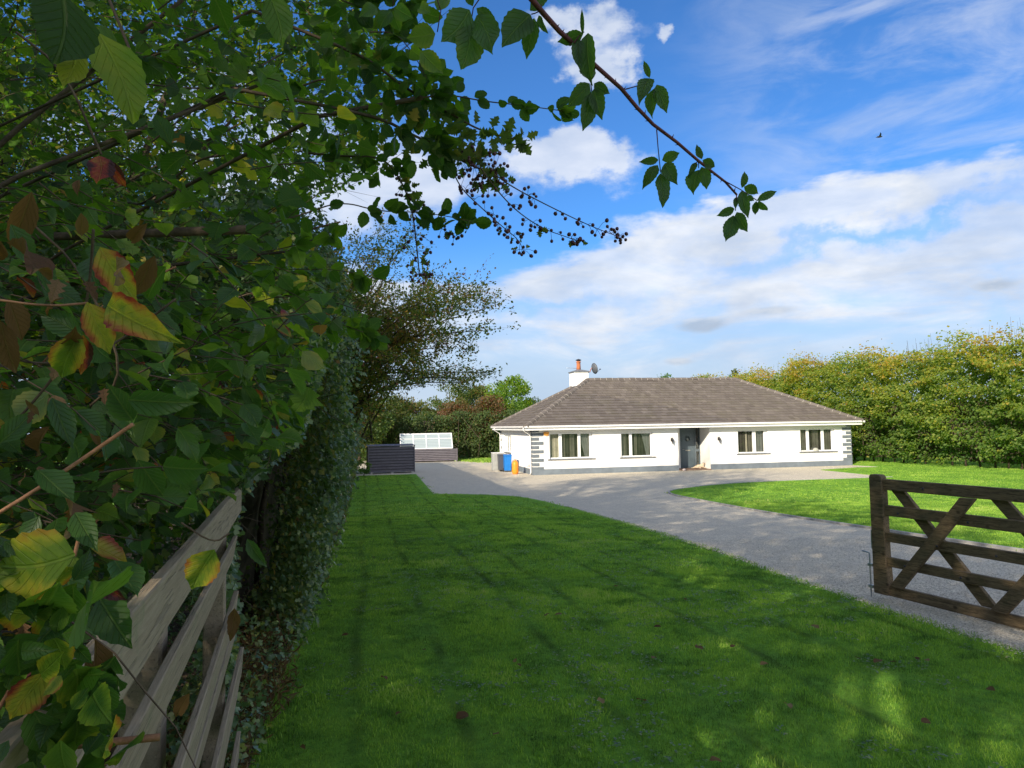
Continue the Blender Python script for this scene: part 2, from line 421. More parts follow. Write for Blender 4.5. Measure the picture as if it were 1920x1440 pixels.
M['curtain'] = simple('curtain_cloth', (.33, .30, .24), .9, .1, .15, 3, .3)
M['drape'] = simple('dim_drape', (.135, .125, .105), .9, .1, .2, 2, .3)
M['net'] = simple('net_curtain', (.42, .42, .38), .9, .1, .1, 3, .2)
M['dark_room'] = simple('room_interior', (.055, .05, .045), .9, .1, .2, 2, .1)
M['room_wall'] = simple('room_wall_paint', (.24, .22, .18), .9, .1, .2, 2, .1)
M['dog'] = simple('dog_fur', (.62, .50, .36), .95, .1, .2, 14, .8)
M['nose'] = simple('dog_nose', (.02, .018, .016), .4, .4, .1, 14, .1)
M['brown_tile'] = simple('porch_tile', (.20, .13, .095), .7, .3, .25, 6, .2)
M['soil'] = simple('soil', (.06, .045, .03), .95, .05, .5, 5, .8)
M['kerb'] = simple('kerb_concrete', (.36, .35, .33), .9, .15, .25, 6, .5)
M['stonepale'] = simple('pale_stone', (.5, .42, .40), .8, .2, .2, 12, .4)

mt, t = new_mat('window_glass')
g = t.new('ShaderNodeBsdfGlossy'); g.inputs[0].default_value = (.9, .95, .95, 1); g.inputs[1].default_value = .02
tr = t.new('ShaderNodeBsdfTransparent'); tr.inputs[0].default_value = (.86, .88, .86, 1)
fr = t.new('ShaderNodeFresnel'); fr.inputs[0].default_value = 1.5
fr_n = t.new('ShaderNodeLayerWeight'); fr_n.inputs[0].default_value = .25
mx = t.new('ShaderNodeMixShader'); t.put(mx.inputs[0], t.math('ADD', t.math('MULTIPLY', fr_n.outputs[0], .9), .05, clamp=True))
t.l.new(tr.outputs[0], mx.inputs[1]); t.l.new(g.outputs[0], mx.inputs[2]); t.l.new(mx.outputs[0], t.out.inputs[0])
M['glass'] = mt
mt, t = new_mat('twinwall_polycarbonate'); p = t.coord('Object')
fl = t.math('PINGPONG', t.math('MULTIPLY', t.sep(p)[2], 9.), .5)
b = principled(t, t.mix(t.rng(fl, .1, .4), (.30, .36, .38), (.42, .49, .51)), .3, .5)
tb = t.new('ShaderNodeBsdfTranslucent'); tb.inputs[0].default_value = (.7, .78, .8, 1)
mx = t.new('ShaderNodeMixShader'); mx.inputs[0].default_value = .18
t.l.new(b.outputs[0], mx.inputs[1]); t.l.new(tb.outputs[0], mx.inputs[2]); t.l.new(mx.outputs[0], t.out.inputs[0])
M['poly'] = mt

mt, t = new_mat('roof_tile_concrete'); p = t.pos()
tint = t.math('ADD', t.attr('tint'), t.sep(t.new('ShaderNodeObjectInfo').outputs['Color'])[0])
n = t.noise(p, 9, 6, .65); n2_ = t.noise(p, 1.2, 5, .6); lich = t.noise(p, 26, 4, .7)
c = t.ramp(t.math('ADD', t.math('MULTIPLY', tint, .6), t.math('MULTIPLY', n, .4)), [(.15, (.096, .082, .074)), (.5, (.124, .107, .097)), (.85, (.165, .144, .130))])
c = t.mix(t.rng(n2_, .45, .75, 0, .45), c, (.12, .11, .075))
c = t.mix(t.rng(lich, .62, .74, 0, .55), c, (.30, .27, .22))
M['tile'] = fin(mt, t, principled(t, c, .85, .2, t.bump(t.noise(p, 60, 4), .4, .003)))

# gravel: fine grey dressing with stones of several shades
mt, t = new_mat('gravel'); p = t.pos()
v1 = t.new('ShaderNodeTexVoronoi'); t.put(v1.inputs[0], p); v1.inputs['Scale'].default_value = 62
v2 = t.new('ShaderNodeTexVoronoi'); t.put(v2.inputs[0], p); v2.inputs['Scale'].default_value = 150
s1 = t.sep(v1.outputs['Color'])[0]; s2 = t.sep(v2.outputs['Color'])[1]
big = t.noise(p, .35, 6, .6); mid = t.noise(p, 2.6, 6, .65)
c = t.ramp(t.math('ADD', t.math('MULTIPLY', s1, .55), t.math('MULTIPLY', s2, .45)), [(.1, (.31, .275, .215)), (.5, (.57, .51, .40)), (.9, (.80, .73, .59))])
c = t.mix(t.rng(mid, .3, .72), t.mix(1., c, (.90, .90, .91), 'MULTIPLY'), t.mix(1., c, (1.07, 1.06, 1.03), 'MULTIPLY'))
c = t.mix(t.rng(big, .55, .8, 0, .3), c, (.42, .36, .27))
h = t.math('SUBTRACT', 1., t.math('ADD', t.math('MULTIPLY', v1.outputs['Distance'], .8), t.math('MULTIPLY', v2.outputs['Distance'], .4)))
h = t.math('ADD', h, t.math('MULTIPLY', mid, .8))
M['gravel'] = fin(mt, t, principled(t, c, .9, .2, t.bump(h, .8, .012)))

def mow_lines(t, p):
    x_, y_, z_ = t.sep(p); u = t.math('ADD', t.math('ADD', x_, 1.42), t.math('MULTIPLY', t.math('SUBTRACT', y_, 3.5), .209))
    u = t.math('ADD', u, t.math('MULTIPLY', t.math('SUBTRACT', t.noise(p, .5, 2), .5), .25)); o_ = None
    for c_ in (.62, 1.25, 2.2, 2.85, 3.75, 4.5, 5.5, 6.2):
        k = t.rng(t.math('ABSOLUTE', t.math('SUBTRACT', u, c_)), .01, .075, 1, 0); o_ = k if o_ is None else t.math('MAXIMUM', o_, k)
    return t.math('MULTIPLY', o_, t.rng(t.noise(p, 1.1, 5, .6), .36, .68))
def lawn_nodes(t, p):
    n = t.noise(p, .55, 6, .6); f = t.noise(p, 14, 5, .7); pa = t.noise(p, 3.2, 5, .65)
    c = t.mix(t.rng(f, .3, .7), (.10, .25, .026), (.18, .40, .036))
    c = t.mix(t.rng(pa, .45, .75, 0, .5), c, (.26, .42, .04))
    c = t.mix(t.rng(n, .5, .78, 0, .4), c, (.13, .28, .03))
    return c, f
mt, t = new_mat('lawn_turf'); p = t.pos(); c, f = lawn_nodes(t, p)
c = t.mix(t.math('MULTIPLY', mow_lines(t, p), .6), c, (.03, .06, .012))
M['lawn'] = fin(mt, t, principled(t, c, .9, .15, t.bump(t.math('ADD', f, t.noise(p, 70, 4, .7)), .9, .03)))
mt, t = new_mat('field_ground'); p = t.pos(); c, f = lawn_nodes(t, p)
M['field'] = fin(mt, t, principled(t, t.mix(.35, c, (.07, .055, .03)), .95, .1))
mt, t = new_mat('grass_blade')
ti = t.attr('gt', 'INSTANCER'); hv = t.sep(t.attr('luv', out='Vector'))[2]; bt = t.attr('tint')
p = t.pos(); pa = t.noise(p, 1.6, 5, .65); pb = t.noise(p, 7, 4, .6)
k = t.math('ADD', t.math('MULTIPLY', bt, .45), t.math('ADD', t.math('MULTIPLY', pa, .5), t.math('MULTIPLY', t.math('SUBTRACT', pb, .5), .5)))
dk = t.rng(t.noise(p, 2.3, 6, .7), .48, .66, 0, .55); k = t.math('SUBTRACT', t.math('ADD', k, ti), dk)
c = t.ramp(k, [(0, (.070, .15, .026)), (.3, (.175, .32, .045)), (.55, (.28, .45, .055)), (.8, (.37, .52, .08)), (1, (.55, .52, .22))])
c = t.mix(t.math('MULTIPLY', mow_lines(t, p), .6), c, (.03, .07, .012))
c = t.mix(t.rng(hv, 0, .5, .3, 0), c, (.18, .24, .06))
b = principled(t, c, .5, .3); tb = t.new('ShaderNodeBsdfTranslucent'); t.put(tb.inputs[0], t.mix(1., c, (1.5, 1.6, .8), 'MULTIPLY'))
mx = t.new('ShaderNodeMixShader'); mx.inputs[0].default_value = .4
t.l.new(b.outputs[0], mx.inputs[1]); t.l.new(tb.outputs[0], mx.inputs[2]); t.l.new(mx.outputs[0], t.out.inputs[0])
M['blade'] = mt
M['straw'] = simple('dry_grass', (.20, .16, .09), .9, .1, .4, 10, .1)

# ------------------------------------------------------------------ ground sheets
def sheet(name, poly, mat, dz, skirt=0., step=1.0, ylim=28):
    bm = bmesh.new(); vs = [bm.verts.new((x, y, 0)) for x, y in poly]; fc = bm.faces.new(vs)
    bmesh.ops.triangulate(bm, faces=[fc])
    y = 1.0
    while y <= ylim:
        bmesh.ops.bisect_plane(bm, geom=bm.verts[:]+bm.edges[:]+bm.faces[:], plane_co=(0, y, 0), plane_no=(0, 1, 0)); y += step
    if skirt:
        be = [e for e in bm.edges if len(e.link_faces) == 1]
        r = bmesh.ops.extrude_edge_only(bm, edges=be)
        low = set(v for v in r['geom'] if isinstance(v, bmesh.types.BMVert))
    else: low = set()
    for v in bm.verts: v.co.z = float(ground(v.co.y))+dz-(skirt if v in low else 0)
    bmesh.ops.recalc_face_normals(bm, faces=bm.faces)
    for f2 in bm.faces:
        if abs(f2.normal.z) > .5 and f2.normal.z < 0: f2.normal_flip()
    me = bpy.data.meshes.new(name); bm.to_mesh(me); bm.free(); me.materials.append(mat)
    o = link(name, me); o['kind'] = 'structure'; return o
def smooth_poly(pts, it=2):
    for _ in range(it):
        q = []
        for i in range(len(pts)-1):
            a, b = np.array(pts[i]), np.array(pts[i+1]); q += [a*.75+b*.25, a*.25+b*.75]
        pts = [pts[0]]+[tuple(p) for p in q]+[pts[-1]]
    return pts
# big ground
ys = np.concatenate([np.arange(-60, 1, 6), np.arange(1, 28, 1.0), np.arange(30, 90, 10), [120, 200, 400, 900]])
xs = np.array([-900, -300, -100, -40, -20, -10, 0, 10, 20, 40, 100, 300, 900.])
gv = np.array([(x, y, float(ground(y))-.05) for y in ys for x in xs]); nx = len(xs)
gf = np.array([(j*nx+i, j*nx+i+1, (j+1)*nx+i+1, (j+1)*nx+i) for j in range(len(ys)-1) for i in range(nx-1)])
go = link('ground', mesh_np('ground', gv, gf, M['field'], smooth=True)); go['kind'] = 'structure'

edge_l = smooth_poly([(4.6, -4), (4.35, 2.), (4.05, 5.2), (3.77, 6.32), (3.63, 7.19), (3.35, 9.15), (3.25, 11.05), (3.05, 12.87), (2.74, 15.45), (2.03, 19.73), (1.1, 24.0), (.2, 26.1), (-.94, 26.92), (-2.2, 27.4)], 2)
LAWN_L = [(-1.3, -4), ]+edge_l[:1]+edge_l[1:]+[(-3.14, 27.6), (-3.9, 31.5), (-5.45, 39.4), (-9.0, 38.6)]
LAWN_L += [(float(hedge_x(y))-.05, float(y)) for y in (34, 26, 18, 12, 8, 5, 3.4)] + [(-1.15, 1.5)]
LAWN_L = [(-1.1, -4)] + LAWN_L[1:]
isl = smooth_poly([(9.6, 2.), (8.6, 6.5), (7.75, 10.87), (7.33, 14.44), (7.0, 16.8), (6.72, 19.16), (6.54, 21.16), (6.2, 23.62), (5.80, 25.84), (5.95, 27.1), (6.6, 28.0), (8.58, 29.77), (11.33, 30.9), (16.22, 31.86), (17.2, 32.0)], 2)
LAWN_R = isl + [(17.3, 33.3), (17.06, 33.6), (16.4, 37.6), (19.2, 39.0), (20.1, 38.9), (20.5, 39.6), (19.6, 41.8), (18.0, 49), (15, 58), (40, 60), (40, 2)]
LAWN_B = [(-2.1, 51.5), (0.2, 50.8), (-.4, 56), (-6, 58), (-6, 55.5), (-3.4, 54)]
DRIVE = [(-1.2, -6), (12, -6), (12, 40), (20.9, 38), (24, 52), (-6, 60), (-13, 60), (-13, 38), (-6, 38), (-6, 28), (2, 22), (2., 2)]
sheet('driveway', [(2.2, -6), (14, -6), (14, 30), (24, 36), (24, 62), (-14, 62), (-14, 26), (-2, 25), (2.2, 12)], M['gravel'], 0)
sheet('lawn', LAWN_L, M['lawn'], .022, .05)
sheet('lawn', LAWN_R, M['lawn'], .022, .05)
sheet('lawn', LAWN_B, M['lawn'], .022, .05)
# soil strip under the hedge
HS = [(-1.1, -6)]+[(float(hedge_x(y))+.06, float(y)) for y in (1.5, 3.4, 5, 8, 12, 18, 26, 34, 41)]+[(-14, 42), (-14, -6)]
sheet('hedge_bank', HS, M['soil'], .030, .05)
# concrete edging strip round the island
kerb = MB(); e = [p for p in isl if p[1] > 3]
for i in range(len(e)-1):
    a, b = np.array(e[i]), np.array(e[i+1]); d = b-a; nrm = np.array([-d[1], d[0]])/np.linalg.norm(d)*.06
    zz = [float(ground(a[1]))+.045, float(ground(b[1]))+.045]
    a2, b2 = a-nrm*0+nrm, b+nrm
    v = [(*a, zz[0]), (*b, zz[1]), (*b2, zz[1]), (*a2, zz[0])]
    v2 = [(p[0], p[1], p[2]-.12) for p in v]
    kerb.add(v+v2, [(0, 1, 2, 3), (4, 7, 6, 5), (0, 4, 5, 1), (2, 6, 7, 3), (1, 5, 6, 2), (3, 7, 4, 0)])
o = kerb.build('kerb', M['kerb']); o['kind'] = 'structure'

# ------------------------------------------------------------------ house
HYAW = .2046; L, D, WH, OH, RH = 19.12, 9.27, 2.45, .45, 5.36
house = empty('bungalow', (1.057, 37.24, 0), HYAW)
tag(house, 'white bungalow with brown hipped tile roof, grey quoins and recessed front door', 'house')
WT = .3
wins = [(.90, 3.31, .80, 2.21, [(.97, 1.44), (1.62, 2.5), (2.66, 3.15)]), (4.93, 6.77, .80, 2.16, [(5.0, 5.44), (5.60, 6.66)]),
        (11.89, 13.73, .83, 2.17, [(11.97, 12.86), (13.06, 13.55)]), (15.83, 18.05, .84, 2.18, [(15.9, 16.27), (16.45, 17.24), (17.42, 17.90)])]
dr0, dr1 = 8.27, 10.17
# front wall pieces between openings
wm = MB(); xs_ = [0.]
ops = sorted([(a, b, z0, z1) for a, b, z0, z1, _ in wins]+[(dr0, dr1, 0, WH)])
x = 0.
for a, b, z0, z1 in ops:
    wm.box(x, a, 0, WT, 0, WH)
    if z0 > 0: wm.box(a, b, 0, WT, 0, z0)
    if z1 < WH: wm.box(a, b, 0, WT, z1, WH)
    x = b
wm.box(x, L, 0, WT, 0, WH)
# left side wall with a tall narrow window and a normal one
sops = [(5.9, 8.1, .95, 2.05)]
y = WT
for a, b, z0, z1 in sops:
    wm.box(0, WT, y, a, 0, WH); wm.box(0, WT, a, b, 0, z0); wm.box(0, WT, a, b, z1, WH); y = b
wm.box(0, WT, y, D, 0, WH)
wm.box(WT, L, D-WT, D, 0, WH); wm.box(L-WT, L, WT, D-WT, 0, WH)
# porch recess
wm.box(dr0-.15, dr0, WT, 1.5, 0, WH); wm.box(dr1, dr1+.15, WT, 1.5, 0, WH)
wm.box(dr0, 8.93, 1.2, 1.4, 0, WH)
wm.build('wall', M['white_wall'], house)
# soffit ceiling inside the porch and overall
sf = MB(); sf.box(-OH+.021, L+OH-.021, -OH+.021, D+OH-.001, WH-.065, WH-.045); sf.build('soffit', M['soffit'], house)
st = MB(); st.box(dr0, dr1, -.12, 1.2, 0, .05); st.build('step', M['brown_tile'], house, .01)
# plinth
pm = MB(); pz = .30
pm.box(.0, dr0, -.022, -.001, 0, pz); pm.box(dr1, L, -.022, -.001, 0, pz); pm.box(-.022, -.001, -.022, D, 0, pz); pm.box(L+.001, L+.022, -.022, D, 0, pz)
pm.build('plinth', M['plinth'], house)
# quoins
for side, sx in ((0, 0), (1, L)):
    z = .30; k = 0
    h = .235
    while z+h*.6 < WH-.04:
        wl = (.57 if k % 2 == 0 else .33); wd = (.33 if k % 2 == 0 else .57)
        zt = min(z+h*.78, WH)
        if k == 0 and side == 0: z0q, z1q = .30, .42
        elif k == 0: z0q, z1q = .30, .46
        else: z0q, z1q = z+.02, z+.02+.165
        q = MB()
        if side == 0:
            q.box(-.030, wl, -.030, -.0012, z0q, z1q); q.box(-.030, -.0012, -.0012, wd, z0q, z1q)
        else:
            q.box(L-wl, L+.03, -.030, -.0012, z0q, z1q); q.box(L+.0012, L+.03, -.0012, wd, z0q, z1q)
        q.build('quoin', M['quoin'], house, .006)
        z = .45+.225*k; k += 1
for k in range(8):
    q = MB(); z = .40+k*.25; wl = .45 if k % 2 else .25
    q.box(-.025, -.001, D-wl, D+.02, z, z+.17); q.build('quoin', M['quoin'], house, .005)
# fascia, gutter
fm = MB()
for (x0, x1, y0, y1) in ((-OH, L+OH, -OH, -OH+.02), (-OH, -OH+.02, -OH+.02, D+OH), (L+OH-.02, L+OH, -OH+.02, D+OH), (-OH, L+OH, D+OH, D+OH+.02)):
    fm.box(x0, x1, y0, y1, WH-.085, WH+.13)
fm.build('fascia', M['upvc'], house)
def gutter(p0, p1):
    g_ = MB(); p0, p1 = np.array(p0), np.array(p1); d = (p1-p0)/np.linalg.norm(p1-p0); n_ = np.cross(d, (0, 0, 1.))
    prof = [(-.055, .05), (-.055, 0), (-.035, -.045), (0, -.058), (.035, -.045), (.055, 0), (.055, .05), (.045, .05), (.045, 0), (0, -.045), (-.045, 0), (-.045, .05)]
    poly = [p0+n_*a+np.array([0, 0, b]) for a, b in prof]
    g_.prism(poly, (0, 0, 0), p1-p0); return g_
gutter((-OH-.06, -OH-.062, WH+.10), (L+OH+.06, -OH-.062, WH+.10)).build('gutter', M['upvc'], house)
gutter((-OH-.062, -OH-.11, WH+.098), (-OH-.062, D+OH+.1, WH+.098)).build('gutter', M['upvc'], house)
gutter((L+OH+.062, -OH-.11, WH+.098), (L+OH+.062, D+OH+.1, WH+.098)).build('gutter', M['upvc'], house)
for py_w in (.28, D-.35):
    dp = MB(); dp.tube([(-OH-.06, py_w-.3, WH+.05), (-OH-.06, py_w-.3, WH-.06), (-OH+.02, py_w-.2, WH-.14), (-.12, py_w, WH-.30), (-.08, py_w, WH-.42), (-.08, py_w, .10), (-.12, py_w-.05, .03)], .035, 8)
    dpo = dp.build('downpipe', M['upvc'], house)
    for z in (.5, 1.3, 2.0):
        c_ = MB(); c_.box(-.125, -.002, py_w-.05, py_w+.05, z, z+.03); c_.build('pipe_clip', M['upvc'], dpo)
# roof
roof = MB(); e0, e1, f0, f1 = -OH-.05, L+OH+.05, -OH-.05, D+OH+.05
zE = WH+.125; half = (f1-f0)/2; ym = (f0+f1)/2
slope = math.atan2(RH-zE, half); tsl = math.tan(slope)
A, B, C_, D_ = (e0, f0, zE), (e1, f0, zE), (e1, f1, zE), (e0, f1, zE); R1, R2 = (e0+half, ym, RH), (e1-half, ym, RH)
roof.add([A, B, C_, D_, R1, R2], [(0, 1, 5, 4), (1, 2, 5), (2, 3, 4, 5), (3, 0, 4), (0, 3, 2, 1)])
roofo = roof.build('roof', M['tile'], house)
# tiles laid course by course on each slope (u along the eave, v up the slope)
SLn = half/math.cos(slope); NR = 18; EX = SLn/NR; TW = .303
big_tiles = []; rest = []
def slope_frame(which):
    cs, sn = math.cos(slope), math.sin(slope)
    if which == 'front': return np.array([e0, f0, zE]), np.array([1, 0, 0.]), np.array([0, cs, sn]), e1-e0
    if which == 'left': return np.array([e0, f1, zE]), np.array([0, -1, 0.]), np.array([cs, 0, sn]), f1-f0
    if which == 'right': return np.array([e1, f0, zE]), np.array([0, 1, 0.]), np.array([-cs, 0, sn]), f1-f0
    return np.array([e1, f1, zE]), np.array([-1, 0, 0.]), np.array([0, -cs, sn]), e1-e0
HM = house.matrix_basis if False else Matrix.Translation((1.057, 37.24, 0)) @ Matrix.Rotation(HYAW, 4, 'Z')
for wh in ('front', 'left', 'right', 'back'):
    O_, ua, va, LL = slope_frame(wh); na = np.cross(ua, va)
    for r in range(NR):
        v0 = r*EX; inset = (v0+EX*.5)*math.cos(slope)
        off = (r % 2)*TW*.5
        nn = int(LL/TW)+2
        for c_ in range(-1, nn):
            u0 = c_*TW+off; u1 = u0+TW-.006
            u0c, u1c = max(u0, inset-.03), min(u1, LL-inset+.03)
            if u1c-u0c < .05: continue
            dz0 = .052+RNG.normal(0, .004); dzt = .012; sk = RNG.normal(0, .004)
            P = [O_+ua*u0c+va*(v0-.02+sk)+na*dz0, O_+ua*u1c+va*(v0-.02-sk)+na*dz0, O_+ua*u1c+va*(v0+EX+.01)+na*dzt, O_+ua*u0c+va*(v0+EX+.01)+na*dzt,
                 O_+ua*u0c+va*(v0-.02+sk)+na*(dz0-.040), O_+ua*u1c+va*(v0-.02-sk)+na*(dz0-.040)]
            mid = (P[0]+P[2])/2
            rest.append((wh, r, np.array(P), float(np.clip(RNG.normal(.5, .2), 0, 1)), mid))
TFACES = [(0, 1, 2, 3), (4, 5, 1, 0), (3, 5, 4), (0, 3, 4), (1, 5, 2), (3, 2, 5)]
front_t = [x for x in rest if x[0] == 'front']
camloc = np.array(HM.inverted() @ Vector(CAM))
front_t.sort(key=lambda x: np.linalg.norm(x[4]-camloc))
chosen = set(id(x) for x in front_t[:290])
for x in rest:
    if id(x) in chosen:
        me = bpy.data.meshes.new('roof_tile'); o3 = x[2][0]
        me.from_pydata([tuple(p-o3) for p in x[2]], [], TFACES); me.materials.append(M['tile'])
        link('roof_tile', me, roofo, tuple(o3), x[3])
V = []; Fq = []; tn = []
for x in rest:
    if id(x) in chosen: continue
    b0 = len(V); V += list(x[2]); Fq += [(b0, b0+1, b0+2, b0+3), (b0+4, b0+5, b0+1, b0)]; tn += [x[3]]*6
o = link('roof_tiles', mesh_np('roof_tiles', np.array(V), np.array(Fq), M['tile'], np.array(tn)), roofo); o['kind'] = 'stuff'
# ridge and hip caps with mortar joints
def caps(p0, p1, n):
    p0, p1 = np.array(p0), np.array(p1); d = p1-p0; ln = np.linalg.norm(d); d /= ln; sdv = np.cross(d, (0, 0, 1.)); sdv /= np.linalg.norm(sdv); up = np.cross(sdv, d)
    stp = ln/n
    for i in range(n):
        a = p0+d*(i*stp+.012); b = p0+d*((i+1)*stp-.012); q = MB()
        prof = [(-.17, -.05), (-.13, .035), (-.07, .085), (0, .10), (.07, .085), (.13, .035), (.17, -.05), (0, .0)]
        j = RNG.normal(0, .006)
        q.prism([a+sdv*s_*1.05+up*(h_+j+.012) for s_, h_ in prof], (0, 0, 0), b-a)
        q.build('ridge_tile', M['tile'], roofo, color=float(RNG.uniform(.3, .9)))
        if i:
            m_ = MB(); m_.prism([a-d*.022+sdv*s_*1.10+up*(h_*1.08+.010) for s_, h_ in prof], (0, 0, 0), d*.022)
            mm.add(m_.v, m_.f)
mm = MB()
caps(A, R1, 18); caps(B, R2, 18); caps(R1, R2, 26); caps(D_, R1, 18)
mo = mm.build('mortar', M['ridge_cement'], roofo); mo['kind'] = 'stuff'
# windows
def window(parent, x0, x1, z0, z1, panes, face='front', y=.10):
    def bx(q, a, b, c0, c1, d0, d1):
        if face == 'front': q.box(a, b, c0, c1, d0, d1)
        else: q.box(c0, c1, a, b, d0, d1)
    fr_ = MB(); t0, t1 = y, y+.07
    bx(fr_, x0, x1, t0, t1, z0+.02, z0+.095); bx(fr_, x0, x1, t0, t1, z1-.07, z1)
    edges_ = [x0]
    gl = []
    prev = x0
    for a, b in panes:
        bx(fr_, prev, a, t0, t1, z0+.095, z1-.07); prev = b; gl.append((a, b))
    bx(fr_, prev, x1, t0, t1, z0+.095, z1-.07)
    wo_ = fr_.build('window', M['upvc'], parent, .006)
    for a, b in gl:
        g_ = MB(); yy_ = t0+.04; qd = [(a-.002, z0+.09), (b+.002, z0+.09), (b+.002, z1-.066), (a-.002, z1-.066)]
        g_.add([(u_, yy_, w_) if face == 'front' else (yy_, u_, w_) for u_, w_ in qd], [(0, 1, 2, 3)]); g_.build('pane', M['glass'], wo_)
    s_ = MB(); bx(s_, x0-.12, x1+.14, -.07, t0+.02, z0-.035, z0+.018); s_.build('sill', M['sill'], wo_, .008)
    # room behind: dark box with a back wall, folded curtains
    rm = MB(); d0, d1 = WT+.01, WT+2.2
    bx(rm, x0-.3, x1+.3, d1, d1+.02, z0-.5, z1+.2); bx(rm, x0-.32, x0-.3, d0, d1, z0-.5, z1+.2); bx(rm, x1+.3, x1+.32, d0, d1, z0-.5, z1+.2)
    bx(rm, x0-.3, x1+.3, d0, d1, z0-.52, z0-.5); bx(rm, x0-.3, x1+.3, d0, d1, z1+.2, z1+.22)
    rm.build('room', M['room_wall'], wo_)
    return wo_
def curtain(wo_, a, b, z0, z1, mat, y=.24, taper=0.):
    n = max(8, int((b-a)/.025)); v = []; f = []
    for k in range(5):
        z = z1-(z1-z0)*k/4
        for i in range(n+1):
            u = i/n; x = a+(b-a)*u
            if taper > 0: x = b-(b-x)*(1-taper*k/4)
            if taper < 0: x = a+(x-a)*(1+taper*k/4)
            v.append((x, y+.014*math.sin(u*n*.9+a*7), z))
    for k in range(4):
        for i in range(n): f.append((k*(n+1)+i, k*(n+1)+i+1, (k+1)*(n+1)+i+1, (k+1)*(n+1)+i))
    MB().add(v, f, True).build('curtain', mat, wo_)
for i, (a, b, z0, z1, pn) in enumerate(wins):
    wo_ = window(house, a, b, z0, z1, pn)
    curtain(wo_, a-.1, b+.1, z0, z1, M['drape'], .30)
    if i == 0:
        curtain(wo_, a+.1, a+.55, z0, z1, M['curtain']); curtain(wo_, b-.75, b-.1, z0, z1, M['net'], taper=.6); curtain(wo_, a+.8, a+.95, z0, z1, M['curtain'])
        curtain(wo_, a+1.2, a+1.45, z0, z1, M['curtain'])
    if i == 1: curtain(wo_, a+.1, a+.4, z0, z1, M['curtain']); curtain(wo_, b-.6, b-.12, z0, z1, M['net'], taper=.65); curtain(wo_, a+.85, a+1.0, z0, z1, M['curtain'])
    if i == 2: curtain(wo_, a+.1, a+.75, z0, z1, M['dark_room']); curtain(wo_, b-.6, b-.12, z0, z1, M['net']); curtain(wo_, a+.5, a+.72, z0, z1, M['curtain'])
    if i == 3:
        curtain(wo_, a+.1, a+.45, z0, z1, M['curtain']); curtain(wo_, b-.55, b-.12, z0, z1, M['curtain']); curtain(wo_, a+.9, a+1.3, z0, z1, M['curtain'], .25)
        q = MB(); q.lathe((16.88, .30, z0), [(.28, 0), (.26, .10), (.2, .2), (.1, .26), (.0, .28)], 14); q.build('cushion', M['net'], wo_)
ws = window(house, 5.9, 8.1, .95, 2.05, [(6.0, 6.9), (7.05, 8.0)], 'side', .10)
curtain_s = MB(); curtain_s.box(.3, .32, 6.2, 7.9, .95, 2.05); curtain_s.build('blind', M['net'], ws)
# narrow meter cover and tap on the side wall
q = MB(); q.box(-.03, -.001, 1.75, 2.15, 1.16, 1.92); q.build('meter_cover', M['upvc'], house, .006)
q = MB(); q.tube([(-.001, .95, .42), (-.10, .95, .44), (-.10, .95, .36)], .015, 6); q.box(-.02, -.001, .88, 1.02, .38, .52); q.build('outdoor_tap', M['galv'], house)
# door and sidelight
dy_ = 1.2
df = MB(); df.box(8.93, 8.99, dy_, dy_+.1, .05, WH); df.box(9.83, 9.92, dy_, dy_+.1, .05, WH); df.box(8.99, 9.83, dy_, dy_+.1, 2.2, WH)
df.box(9.92, 10.17, dy_, dy_+.1, .05, .12); df.box(9.92, 10.17, dy_, dy_+.1, 2.33, WH); df.box(9.92, 10.17, dy_, dy_+.1, .98, 1.12); df.box(10.11, 10.17, dy_, dy_+.1, .12, .98); df.box(10.11, 10.17, dy_, dy_+.1, 1.12, 2.33)
df.build('door_frame', M['door_frame'], house, .004)
do_ = MB(); do_.box(8.99, 9.83, dy_+.03, dy_+.08, .05, 2.2)
for (a, b, c0, c1) in ((9.05, 9.12, .15, 2.1), (9.70, 9.77, .15, 2.1), (9.12, 9.70, .15, .22), (9.12, 9.70, 2.02, 2.1)):
    do_.box(a, b, dy_+.018, dy_+.03, c0, c1)
doo = do_.build('door', M['door'], house, .004)
q = MB(); q.lathe((9.41, dy_+.012, 1.72), [(.15, 0), (.15, .02)], 14, 1); q.build('door_glass', M['glass'], doo)
q = MB(); q.box(9.26, 9.56, dy_+.006, dy_+.018, 1.03, 1.08); q.build('letter_box', M['brass'], doo)
q = MB(); q.tube([(9.08, dy_+.028, 1.10), (9.08, dy_-.02, 1.10), (9.18, dy_-.02, 1.10)], .011, 6); q.build('door_handle', M['brass'], doo)
q = MB(); q.box(9.92, 10.11, dy_+.05, dy_+.055, .12, .98); q.box(9.92, 10.11, dy_+.05, dy_+.055, 1.12, 2.33); q.build('sidelight_glass', M['glass'], house)
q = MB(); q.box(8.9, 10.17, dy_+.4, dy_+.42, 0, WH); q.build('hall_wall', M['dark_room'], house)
# wall lamps
for lx in (7.86, 10.68):
    q = MB(); q.box(lx-.04, lx+.04, -.02, -.001, 1.62, 1.80); q.tube([(lx, -.02, 1.78), (lx, -.10, 1.84), (lx+.01, -.16, 1.80)], .014, 6)
    lo = q.build('wall_lamp', M['black_metal'], house)
    q = MB(); q.lathe((lx+.01, -.16, 1.52), [(.02, -.04), (.035, 0), (.06, .18), (.075, .20), (.03, .26), (.01, .30)], 6); q.build('lantern', M['black_metal'], lo)
    q = MB(); q.lathe((lx+.01, -.16, 1.54), [(.04, 0), (.058, .14)], 6); 
# alarm box
q = MB(); q.prism([(.60, 0, 2.10), (.72, 0, 2.06), (.86, 0, 2.10), (.88, 0, 2.27), (.58, 0, 2.27)], (0, -.08, 0), (0, -.001, 0)); q.build('alarm_box', M['alarm'], house, .01)
